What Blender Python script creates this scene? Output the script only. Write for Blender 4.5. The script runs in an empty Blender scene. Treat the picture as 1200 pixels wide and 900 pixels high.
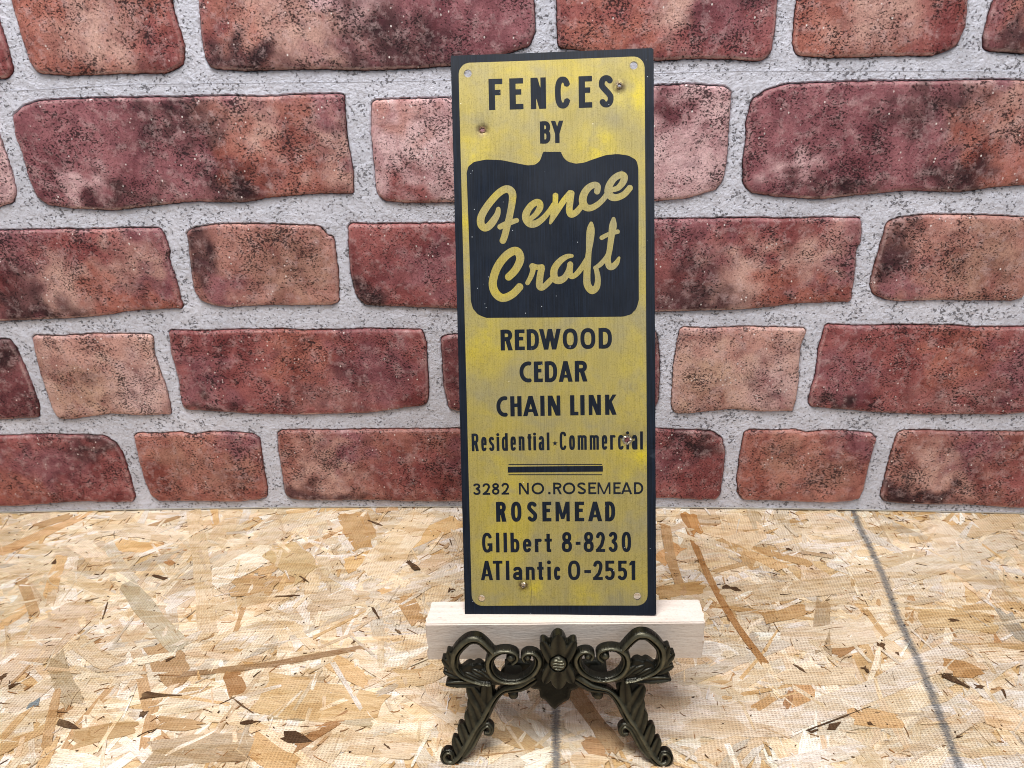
import bpy, bmesh, math, random
import numpy as np
from mathutils import Vector, Matrix, noise
from mathutils.geometry import delaunay_2d_cdt
random.seed(7); rng = np.random.default_rng(7)
SC = bpy.context.scene; COL = SC.collection
R = math.radians
CAM = {'loc':[0,0,0.33035],'f':[-0.03079,0.90373,-0.42699],'r':[0.99947,0.0235,-0.02232],'u':[0.01014,0.42745,0.90398]}
WALL = {'D':0.47704,'b':0.05544,'x0':-0.1171}
ROWS = {'r1':[[[-0.30039,0.35488],[-0.3001,0.33728],[-0.29941,0.32156],[-0.29593,0.31591],[-0.27577,0.31377],[-0.25892,0.31425],[-0.24218,0.31439],[-0.21911,0.31389],[-0.21302,0.31629],[-0.20781,0.31903],[-0.20539,0.32862],[-0.20694,0.34166],[-0.20772,0.35279]],[[-0.19174,0.35242],[-0.19349,0.33327],[-0.19399,0.32174],[-0.19175,0.31633],[-0.17181,0.31421],[-0.13486,0.31443],[-0.09841,0.31298],[-0.08605,0.31305],[-0.04026,0.31459],[-0.01108,0.32107],[-0.00116,0.32413],[0.00232,0.33213],[0.00176,0.34791]],[[0.01502,0.3476],[0.01489,0.33344],[0.01582,0.32294],[0.07491,0.31431],[0.07359,0.31434],[0.09125,0.31528],[0.10893,0.31491],[0.13195,0.31312],[0.13614,0.31466],[0.13871,0.31786],[0.13935,0.33062],[0.13893,0.34462]]],'r2':[[[-0.31886,0.29176],[-0.31159,0.29691],[-0.30024,0.30016],[-0.26807,0.30085],[-0.21181,0.30033],[-0.18178,0.30039],[-0.16322,0.2993],[-0.14062,0.30022],[-0.11358,0.3],[-0.11462,0.28032],[-0.11438,0.26945],[-0.11321,0.25459],[-0.11478,0.24092],[-0.13738,0.24133],[-0.1573,0.24015],[-0.17334,0.2389],[-0.18569,0.2364],[-0.21724,0.2378],[-0.23748,0.23625],[-0.27219,0.23303],[-0.29573,0.23471],[-0.3129,0.23745],[-0.31838,0.24245],[-0.32052,0.25501],[-0.31984,0.27001],[-0.32125,0.28104]],[[-0.0972,0.29411],[-0.09512,0.29616],[-0.07832,0.29634],[-0.04859,0.29626],[0.07252,0.30069],[0.09234,0.30131],[0.10856,0.29999],[0.11487,0.29936],[0.11817,0.29676],[0.1185,0.28651],[0.11883,0.27251],[0.11954,0.25813],[0.11839,0.24524],[0.11421,0.23967],[0.09942,0.23513],[0.07853,0.23311],[-0.05117,0.23443],[-0.06396,0.23425],[-0.08363,0.23457],[-0.09533,0.23613],[-0.09917,0.24103],[-0.09939,0.25808],[-0.09923,0.27822]]],'r3':[[[-0.22727,0.21671],[-0.22393,0.22008],[-0.20833,0.22239],[-0.17812,0.22242],[-0.14822,0.22068],[-0.13925,0.22012],[-0.13502,0.21401],[-0.13077,0.21247],[-0.1307,0.1918],[-0.13192,0.1769],[-0.13299,0.16822],[-0.13804,0.16654],[-0.16437,0.1665],[-0.17692,0.16715],[-0.21092,0.16597],[-0.2191,0.16744],[-0.22685,0.17088],[-0.23012,0.17749],[-0.22949,0.19353],[-0.22744,0.21014]],[[-0.12026,0.21936],[-0.11803,0.22132],[-0.10826,0.22096],[-0.03578,0.22023],[0.00287,0.22133],[0.0067,0.21741],[0.00886,0.19243],[0.00823,0.16756],[0.00359,0.16213],[-0.03823,0.16194],[-0.11416,0.16575],[-0.11686,0.16798],[-0.12055,0.1724],[-0.12236,0.18745],[-0.12213,0.20002]],[[0.01663,0.21505],[0.01935,0.21945],[0.05212,0.22122],[0.07925,0.22128],[0.12167,0.22157],[0.14274,0.22134],[0.16565,0.22072],[0.18631,0.22168],[0.19397,0.22083],[0.20519,0.22112],[0.20703,0.21917],[0.20894,0.20387],[0.2069,0.20245],[0.20867,0.18421],[0.20925,0.16579],[0.19115,0.16541],[0.17142,0.16439],[0.15771,0.16229],[0.13581,0.16021],[0.10748,0.15969],[0.08305,0.15895],[0.05436,0.15988],[0.02094,0.16014],[0.01743,0.16747]]],'r4':[[[-0.351,0.14581],[-0.34896,0.1476],[-0.33073,0.14673],[-0.30892,0.14785],[-0.26789,0.14678],[-0.26649,0.14538],[-0.26851,0.13196],[-0.26794,0.12011],[-0.26626,0.108],[-0.26598,0.09319],[-0.26708,0.08416],[-0.28758,0.08355],[-0.31196,0.08557],[-0.34016,0.08162],[-0.34916,0.08183],[-0.35243,0.08623],[-0.35293,0.10001],[-0.35313,0.12193]],[[-0.25451,0.14789],[-0.25267,0.14945],[-0.23356,0.14841],[-0.20122,0.14921],[-0.17131,0.14873],[-0.15863,0.14762],[-0.13722,0.14777],[-0.11602,0.14838],[-0.0921,0.14763],[-0.07792,0.14683],[-0.07556,0.13854],[-0.07562,0.11238],[-0.07697,0.0934],[-0.07974,0.08928],[-0.0974,0.08665],[-0.123,0.08307],[-0.15434,0.08267],[-0.17698,0.08221],[-0.20837,0.08367],[-0.23953,0.0862],[-0.25496,0.08798],[-0.2573,0.09178],[-0.25526,0.11265],[-0.25614,0.13172]],[[-0.06474,0.1397],[-0.06157,0.14285],[-0.03897,0.14452],[0.00817,0.14473],[0.04325,0.14512],[0.08271,0.14552],[0.08552,0.13735],[0.08771,0.11152],[0.08776,0.09141],[0.08518,0.08386],[0.04495,0.08177],[-0.01674,0.08262],[-0.05398,0.08352],[-0.06253,0.08636],[-0.06507,0.10557]]],'r5':[[[-0.29867,0.06576],[-0.29577,0.0683],[-0.27981,0.06799],[-0.26361,0.06872],[-0.25492,0.06649],[-0.24075,0.06858],[-0.22483,0.06806],[-0.20912,0.06626],[-0.20534,0.06151],[-0.2066,0.04026],[-0.20672,0.01828],[-0.20858,0.01128],[-0.2143,0.00853],[-0.23137,0.00679],[-0.26472,0.0079],[-0.29336,0.00843],[-0.29802,0.01419],[-0.30002,0.03095],[-0.29954,0.0526]],[[-0.19122,0.06652],[-0.18808,0.06907],[-0.16978,0.06934],[-0.14709,0.06856],[-0.12447,0.06935],[-0.09261,0.06893],[-0.04213,0.06933],[-0.02332,0.06853],[-0.0172,0.06206],[-0.01646,0.03783],[-0.01637,0.0111],[-0.02175,0.00562],[-0.05803,0.00564],[-0.09778,0.00577],[-0.13106,0.00765],[-0.15475,0.007],[-0.17862,0.00724],[-0.1903,0.00907],[-0.19386,0.01391],[-0.193,0.03465],[-0.19279,0.05079]],[[-0.00713,0.06203],[-0.0033,0.06704],[0.04531,0.06842],[0.08728,0.0692],[0.10178,0.06817],[0.11937,0.06775],[0.12824,0.06653],[0.13572,0.06149],[0.13906,0.04994],[0.13958,0.02883],[0.1389,0.01253],[0.13587,0.00835],[0.12214,0.00818],[0.10367,0.00937],[0.09086,0.00931],[0.04697,0.00664],[-0.00268,0.00644],[-0.00715,0.015]]]}
SEAM = [[-0.32279,0.30613],[-0.29125,0.30687],[-0.24396,0.30824],[-0.16608,0.30751],[-0.09891,0.30657],[-0.04852,0.30647],[0.11122,0.30811],[0.18722,0.30681],[0.28299,0.30447]]
SIGN = {'o':[0.01127,0.28147,0.071],'R':[0.9998,-0.01456,0.01341],'U':[-0.00741,0.35285,0.93565],'w':0.09406,'h':0.26908}
GLYPHS = [['F',17.426,23.921,243.775,257.914,2.95,''],['E',27.126,33.604,243.672,257.862,2.95,''],['N',37.059,44.207,243.563,257.806,2.95,''],['C',48.253,55.807,243.442,257.744,2.95,''],['E',59.411,65.659,243.33,257.687,2.95,''],['S',68.654,75.654,243.228,257.635,2.95,''],['B',41.064,46.075,227.662,237.817,2.1,''],['Y',46.252,52.118,227.7,237.889,2.1,''],['R',20.552,26.352,130.991,140.912,2.08,'b'],['E',27.393,32.146,130.998,140.899,2.08,'b'],['D',33.098,39.051,131.004,140.887,2.08,'b'],['W',39.053,49.469,131.013,140.871,2.08,'b'],['O',50.245,57.542,131.023,140.853,2.08,'b'],['O',58.659,65.939,131.032,140.836,2.08,'b'],['D',67.395,73.804,131.041,140.82,2.08,'b'],['C',29.257,34.804,115.462,125.445,2.08,'b'],['E',36.277,40.517,115.443,125.418,2.08,'b'],['D',41.469,47.516,115.425,125.392,2.08,'b'],['A',48.121,54.845,115.404,125.361,2.08,'b'],['R',55.88,61.903,115.383,125.329,2.08,'b'],['C',17.774,22.923,99.031,108.843,2.08,'b'],['H',24.582,30.07,99.049,108.852,2.08,'b'],['A',30.681,38.158,99.067,108.86,2.08,'b'],['I',39.202,41.025,99.082,108.867,2.08,'b'],['N',42.675,48.741,99.097,108.874,2.08,'b'],['L',53.417,57.393,99.122,108.886,2.08,'b'],['I',58.43,60.243,99.132,108.891,2.08,'b'],['N',62.316,68.177,99.148,108.898,2.08,'b'],['K',70.159,75.664,99.168,108.908,2.08,'b'],['R',5.443,8.879,82.294,90.938,1.34,'n'],['e',10.025,12.808,82.296,90.944,1.34,'n'],['s',13.762,16.543,82.298,90.949,1.34,'n'],['i',17.572,18.904,82.299,90.953,1.34,'n'],['d',20.046,23.05,82.301,90.957,1.34,'n'],['e',24.229,27.04,82.303,90.963,1.34,'n'],['n',28.293,31.215,82.305,90.968,1.34,'n'],['t',32.581,34.551,82.307,90.973,1.34,'n'],['i',35.385,36.749,82.308,90.976,1.34,'n'],['a',37.885,40.686,82.31,90.98,1.34,'n'],['l',41.859,43.257,82.311,90.985,1.34,'n'],['C',48.075,51.508,82.361,91.218,1.34,'n'],['o',52.64,55.542,82.339,91.191,1.34,'n'],['m',56.785,61.188,82.314,91.16,1.34,'n'],['m',62.58,67.014,82.285,91.123,1.34,'n'],['e',68.328,71.142,82.26,91.092,1.34,'n'],['r',72.38,75.004,82.239,91.067,1.34,'n'],['c',76.128,79.011,82.22,91.043,1.34,'n'],['i',80.172,81.443,82.203,91.022,1.34,'n'],['a',82.753,85.481,82.186,91.001,1.34,'n'],['l',86.676,88.095,82.17,90.981,1.34,'n'],['3',5.502,9.214,60.661,66.39,1.02,'w'],['2',10.187,13.894,60.667,66.417,1.02,'w'],['8',14.778,18.48,60.673,66.442,1.02,'w'],['2',19.451,23.149,60.68,66.469,1.02,'w'],['N',27.986,32.816,60.633,66.424,1.02,'w'],['O',34.133,40.27,60.613,66.399,1.02,'w'],['.',42.197,43.335,60.596,66.378,1.02,'w'],['R',44.648,48.844,60.573,66.356,1.02,'w'],['O',49.369,55.393,60.547,66.336,1.02,'w'],['S',56.353,60.536,60.518,66.315,1.02,'w'],['E',61.669,65.585,60.494,66.298,1.02,'w'],['M',66.107,72.364,60.467,66.278,1.02,'w'],['E',73.753,77.31,60.438,66.256,1.02,'w'],['A',77.397,82.769,60.416,66.241,1.02,'w'],['D',83.634,88.133,60.389,66.221,1.02,'w'],['R',16.557,21.592,47.195,57.057,2.05,''],['O',23.798,29.087,47.178,57.019,2.05,''],['S',31.729,36.742,47.16,56.979,2.05,''],['E',39.203,43.593,47.144,56.942,2.05,''],['M',45.61,52.531,47.126,56.902,2.05,''],['E',54.981,59.526,47.107,56.859,2.05,''],['A',61.361,68.252,47.089,56.82,2.05,''],['D',69.646,74.608,47.072,56.782,2.05,''],['G',9.281,14.447,31.836,41.726,1.72,''],['I',16.219,17.836,31.835,41.717,1.72,''],['l',19.914,21.606,31.833,41.711,1.72,''],['b',23.298,27.753,31.832,41.703,1.72,''],['e',29.288,33.66,31.831,41.694,1.72,''],['r',35.269,38.639,31.829,41.685,1.72,''],['t',40.016,43.611,31.828,41.677,1.72,''],['8',48.348,53.459,31.804,41.724,1.8,''],['-',55.212,57.573,31.802,41.728,1.8,''],['8',59.02,64.04,31.801,41.732,1.8,''],['2',65.029,69.509,31.799,41.736,1.8,''],['3',71.027,75.652,31.798,41.74,1.8,''],['0',77.47,82.163,31.796,41.744,1.8,''],['A',8.334,14.367,17.864,27.658,1.75,''],['T',14.368,19.156,17.859,27.646,1.75,''],['l',20.7,22.551,17.854,27.635,1.75,''],['a',24.17,28.792,17.849,27.623,1.75,''],['n',30.563,35.023,17.843,27.609,1.75,''],['t',36.176,39.325,17.839,27.598,1.75,''],['i',41.013,43.008,17.835,27.588,1.75,''],['c',44.311,47.759,17.831,27.579,1.75,''],['0',51.203,57.32,17.738,27.476,1.8,''],['-',59.229,62.511,17.735,27.464,1.8,''],['2',63.502,68.227,17.732,27.454,1.8,''],['5',69.218,74.163,17.729,27.443,1.8,''],['5',75.456,80.166,17.725,27.432,1.8,''],['1',81.153,84.035,17.723,27.423,1.8,'']]
SCRIPT = [[[20.829,198.218,2.017],[20.276,195.492,2.842],[18.177,192.228,3.484],[15.869,189.849,3.484],[13.829,189.459,3.484],[12.381,191.273,3.576],[12.59,194.371,3.576],[14.474,197.862,3.484],[17.489,201.755,3.392],[21.164,205.398,3.392],[24.339,207.068,3.484],[26.571,206.564,3.576],[27.651,204.554,3.576],[27.499,201.476,3.3],[26.845,197.965,3.209],[25.858,193.573,3.209],[24.643,189.176,3.209],[23.525,185.21,3.209],[22.575,182.923,3.117]],[[21.091,189.446,2.567],[24.907,191.075,2.75],[29.972,192.578,2.109]],[[35.722,192.867,2.109],[38.448,195.001,2.567],[40.421,197.814,3.025],[40.414,200.016,3.025],[38.77,200.634,3.025],[36.053,198.815,3.209],[33.978,195.564,3.484],[33.929,192.914,3.576],[35.684,190.745,3.484],[38.374,190.718,3.209],[41.543,192.711,2.75],[44.731,196.154,2.384],[47.018,199.613,2.109]],[[47.932,203.924,2.623],[47.671,199.678,2.522],[46.403,193.898,2.421],[45.168,190.434,1.11]],[[45.521,191.008,1.311],[48.3,195.786,2.522],[51.811,201.013,2.824],[55.193,204.683,3.026]],[[55.535,204.673,2.724],[54.848,200.928,3.026],[54.299,196.592,3.127],[55.153,194.535,3.026],[57.617,195.533,2.925],[60.349,198.602,2.623]],[[67.402,204.529,2.824],[67.721,207.069,2.925],[66.171,207.931,2.824],[63.376,206.569,3.228],[61.242,203.644,3.53],[60.712,200.282,3.631],[62.051,197.734,3.329],[64.49,197.28,2.925],[67.436,198.648,2.724],[70.144,200.984,2.522],[72.859,204.518,2.522]],[[74.228,205.296,2.219],[77.251,206.17,2.623],[79.604,208.79,3.127],[80.108,211.171,3.329],[78.515,212.128,3.127],[75.589,210.681,3.127],[73.277,207.63,3.329],[72.664,204.523,3.53],[74.054,202.223,3.43],[76.728,201.762,3.127],[80.143,203.205,2.925],[82.983,206.294,2.824]],[[24.702,165.682,3.484],[27.836,168.61,3.667],[30.072,172.132,3.759],[30.759,175.016,3.851],[29.727,177.581,3.851],[27.573,178.08,3.851],[24.378,176.286,3.851],[21.141,172.792,3.851],[18.692,168.376,3.851],[17.395,163.022,3.851],[18.349,158.955,3.942],[20.792,156.425,3.851],[23.511,156.231,3.759],[27.175,158.086,3.667],[30.5,161.47,3.576]],[[33.775,162.562,2.109],[35.688,165.966,2.384],[36.641,168.85,2.567],[36.364,171.0,2.842]],[[36.229,171.003,2.567],[38.692,170.231,2.475],[41.214,170.305,2.659]],[[40.937,169.865,3.025],[40.063,166.089,3.209],[39.672,161.623,3.3],[41.007,160.607,2.842],[43.517,162.431,2.659],[46.034,165.058,2.475]],[[55.515,175.17,1.559],[52.914,174.922,2.384],[49.748,172.998,3.025],[47.233,169.94,3.3],[46.511,166.833,3.484],[47.371,164.222,3.484],[49.614,163.858,3.392],[51.881,165.28,3.025],[53.721,168.449,2.75],[54.436,171.55,2.75]],[[54.433,171.328,2.75],[54.157,167.548,2.75],[54.936,165.389,2.292],[57.284,166.583,2.475],[60.013,169.86,2.567],[62.066,173.145,2.384],[63.209,175.337,1.834]],[[42.835,162.089,2.475],[45.577,164.621,2.475]],[[64.541,190.423,1.467],[64.233,186.816,3.759],[63.727,181.527,3.484],[63.229,177.111,2.659],[62.631,171.799,3.209],[62.205,166.023,3.3],[62.376,161.558,3.484],[64.361,158.744,3.484],[66.524,159.902,3.117],[67.316,162.785,2.75],[67.131,166.354,2.475],[66.359,169.398,2.109]],[[65.73,169.146,1.65],[68.517,170.769,2.292],[71.45,174.028,2.2],[72.947,176.871,2.292]],[[75.043,192.255,1.559],[74.701,188.746,3.484],[73.995,184.357,3.025],[73.044,177.754,2.659],[72.201,173.344,2.659],[72.617,170.228,3.025],[74.083,169.527,2.934],[76.103,171.254,2.567],[77.551,174.012,1.1]],[[69.001,183.073,2.109],[72.666,184.833,2.017],[77.385,186.033,2.017]]]
EMBLEM = [[6.16,215.119],[6.989,218.043],[9.869,220.165],[15.54,221.095],[23.046,220.591],[29.579,219.017],[35.177,217.839],[38.455,218.015],[40.535,219.418],[41.79,221.85],[42.29,223.846],[50.858,223.581],[51.662,221.273],[53.864,219.013],[57.571,217.987],[61.292,218.24],[65.951,219.741],[71.527,221.393],[77.079,221.768],[82.151,220.885],[85.826,218.68],[86.727,215.284],[86.713,198.088],[86.53,153.554],[85.381,149.637],[82.832,147.058],[79.256,146.002],[45.271,146.32],[13.839,146.772],[10.047,148.37],[7.536,151.461],[6.672,155.274],[6.559,181.654]]
FIELD = [[3.095,261.384],[90.01,259.924],[48.481,265.585],[4.039,14.439],[89.776,14.226],[47.283,4.861]]
HOLES = [[7.854,260.711],[84.931,261.599],[8.462,8.665],[84.938,9.532]]
NAILS = [[14.014,234.863],[78.232,252.701],[80.518,86.794],[29.277,15.287]]
RULES = [[23.129,75.548],[68.486,75.06],[22.755,74.399],[68.798,71.527],[23.026,70.486],[68.435,70.028],[32.884,18.46],[32.647,5.245],[45.862,85.639]]
YSPOTS = [[-36.91345,224.72259,9.96,0.9],[37.51236,247.97075,12.45,0.9],[20.72804,225.27972,14.11,0.95],[-42.19169,191.56072,7.47,0.7],[-31.17853,138.75164,16.6,0.6],[-35.14254,127.34467,12.45,0.5],[40.44909,79.10925,9.13,0.9],[-13.33457,13.41807,9.13,0.95],[-29.01564,28.53311,18.26,0.6],[13.42085,9.91455,10.79,0.7],[-26.11088,46.90124,16.6,0.5],[2.46128,201.08257,10.79,0.8],[-25.44013,157.75837,12.45,0.6],[37.87054,121.97233,9.96,0.4],[-26.48618,68.93445,14.11,0.5],[33.43136,69.17919,5.81,0.6],[-27.69743,203.90804,5.81,0.5],[-14.5481,258.2734,8.3,0.35]]
GSPOTS = [[29.55405,237.43039,14.11,0.55],[34.39159,251.15599,6.64,0.8],[-34.32794,231.71017,5.81,0.7],[-30.57389,219.80424,8.3,0.4],[36.42838,88.28724,9.96,0.8],[38.13363,162.37945,8.3,0.5],[-18.36431,14.29296,4.98,0.7],[-4.58511,138.23779,12.45,0.4],[14.59336,38.98724,16.6,0.35],[38.55725,227.44344,8.3,0.5],[-19.21254,224.17483,10.79,0.35]]
BLOCK = [[-0.05468,0.27449,0.071],[0.08133,0.27561,0.071],[-0.05339,0.29128,0.071],[0.0823,0.29231,0.071]]
LEGPL = {'o':[0.00867,0.25459,0.0],'lean':0.36043}
CBPL = {'o':[0.01022,0.2626,0.046],'lean':0.20944}
CBENDS = [[-55.22319,-1.56065],[54.59596,1.54292],[-46.467,24.01923],[46.51951,27.2326]]
CB = {'ring':[[-32.568,17.526,2.481],[-35.049,20.465,2.627],[-37.714,22.988,2.846],[-40.421,23.799,2.992],[-43.543,22.903,3.065],[-46.731,20.129,3.138],[-49.337,16.565,3.065],[-50.265,13.068,2.919],[-50.137,9.35,2.627],[-48.84,6.364,2.262],[-46.338,3.955,1.897],[-42.706,2.085,1.678],[-37.953,0.425,1.46],[-33.539,-0.192,1.241]],'kidney':[[-22.003,11.669,1.642],[-20.403,13.44,1.824],[-20.659,15.779,1.897],[-22.823,17.128,1.897],[-25.913,17.533,1.897],[-29.212,16.711,2.189],[-32.185,14.41,2.627],[-33.546,11.032,2.846],[-33.158,7.309,2.846],[-31.249,3.989,2.627],[-28.056,1.829,2.189],[-24.021,1.003,1.97],[-19.597,1.432,1.897],[-15.528,3.4,2.043],[-12.195,6.315,2.481],[-10.259,9.833,2.846],[-9.94,12.921,2.773],[-11.192,15.381,2.335],[-13.365,16.484,1.897],[-15.734,16.195,1.751],[-17.138,14.677,1.678],[-16.576,13.117,1.605]],'knobs':[[-23.247,13.724,3.831],[-14.959,14.064,2.919]],'leaves':[[[[-50.252,6.029],[-53.28,17.914]],3.357],[[[-49.263,4.782],[-56.112,13.802]],3.065],[[[-47.466,3.327],[-55.889,7.182]],3.357],[[[-37.97,-0.204],[-55.174,-0.249]],3.503],[[[-38.277,2.096],[-45.719,6.038]],2.262],[[[-35.648,3.979],[-42.171,7.706]],2.7],[[[-30.55,1.488],[-37.942,7.715]],2.554]],'inner':[[-47.34965,6.86607],[-45.61318,9.35766],[-42.80683,11.01658],[-41.36876,9.98576],[-39.13153,11.22901],[-36.95288,10.40664],[-35.89996,8.54713],[-33.38941,6.06365],[-33.51876,0.64501],[-44.51972,3.12494]],'web':[[[-45.916,5.622],[-42.526,8.12],[-37.747,8.129],[-34.145,5.231],[-31.995,2.737],[-26.898,-0.175],[-26.916,-1.096],[-41.678,-0.632],[-45.284,2.288]],[[-51.248,6.027],[-48.922,3.949],[-42.368,1.041],[-26.906,-0.593],[-26.919,-1.222],[-39.473,-1.13],[-48.337,-0.65],[-52.751,0.177],[-53.738,3.521]],[[-9.199,14.359],[-6.645,15.182],[-6.7,6.947],[-9.62,7.769]],[[-37.593,3.558],[-33.173,3.568],[-28.808,1.075],[-28.843,-0.598],[-37.717,-1.125]]],'mid':[-0.587,11.651],'petals':[[[[-0.353,12.319],[-0.313,27.696]],8.575],[[[1.027,10.677],[7.729,24.147]],6.021],[[[-1.815,10.672],[-8.167,24.14]],6.021],[[[1.396,13.554],[6.434,1.496]],6.385],[[[-2.169,13.548],[-7.131,1.463]],6.385],[[[-0.281,11.909],[-0.169,-1.442]],8.757]],'disc':[[-0.353,12.319,7.48]]}
LG = {'stem':[[-12.153,42.633,4.716],[-17.14,39.538,4.219],[-21.615,38.498,3.475],[-25.597,37.56,2.879],[-28.863,34.871,2.78],[-31.659,30.732,3.078],[-34.224,25.808,3.475],[-36.279,21.911,3.276],[-39.343,17.742,2.978],[-42.441,11.999,3.276],[-45.543,6.5,3.475],[-48.635,2.033,3.276],[-51.949,-0.503,2.879],[-55.205,0.16,2.78],[-56.556,3.037,2.581],[-54.599,5.405,2.383],[-52.102,4.633,1.986],[-51.645,2.278,1.787]],'curl':[[-45.585,4.145,2.978],[-41.989,9.131,3.773],[-39.145,14.62,3.773],[-36.841,18.013,3.276],[-34.07,19.583,3.078],[-32.1,17.773,2.879],[-32.788,15.17,2.581],[-34.887,15.16,2.184]],'leaves':[[[[-34.71,26.583],[-33.974,42.069]],5.957],[[[-35.233,25.027],[-42.382,38.701]],6.453],[[[-37.819,19.308],[-42.101,31.836]],5.46],[[[-40.654,14.092],[-43.703,25.773]],4.964],[[[-44.262,8.074],[-47.419,19.163]],4.716],[[[-47.521,2.563],[-50.656,12.063]],4.368]],'web':[[[-39.946,41.54],[-30.505,41.562],[-30.581,36.413],[-35.233,25.027],[-38.2,26.57],[-41.08,33.286]]],'knobs':[[-20.912,35.152,4.964]],'apron':[[-27.279,34.066],[-24.387,38.0],[-21.542,38.743],[-18.003,38.507],[-15.875,38.905],[-13.51,39.401],[-11.405,37.79],[-7.966,37.456],[-7.63,33.143],[-5.328,32.071],[-2.757,29.231],[-0.419,26.683],[1.96,29.247],[4.802,31.318],[6.832,32.11],[7.899,37.108],[10.487,37.604],[12.845,39.321],[16.124,37.522],[17.759,35.669],[18.455,33.224],[22.215,34.214],[25.508,38.133],[25.529,47.391],[20.868,53.213],[15.251,52.234],[9.153,50.524],[-0.236,49.778],[-9.627,50.493],[-15.724,52.188],[-21.361,53.154],[-27.095,47.292]],'axis':[0.162,19.396]}
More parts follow.
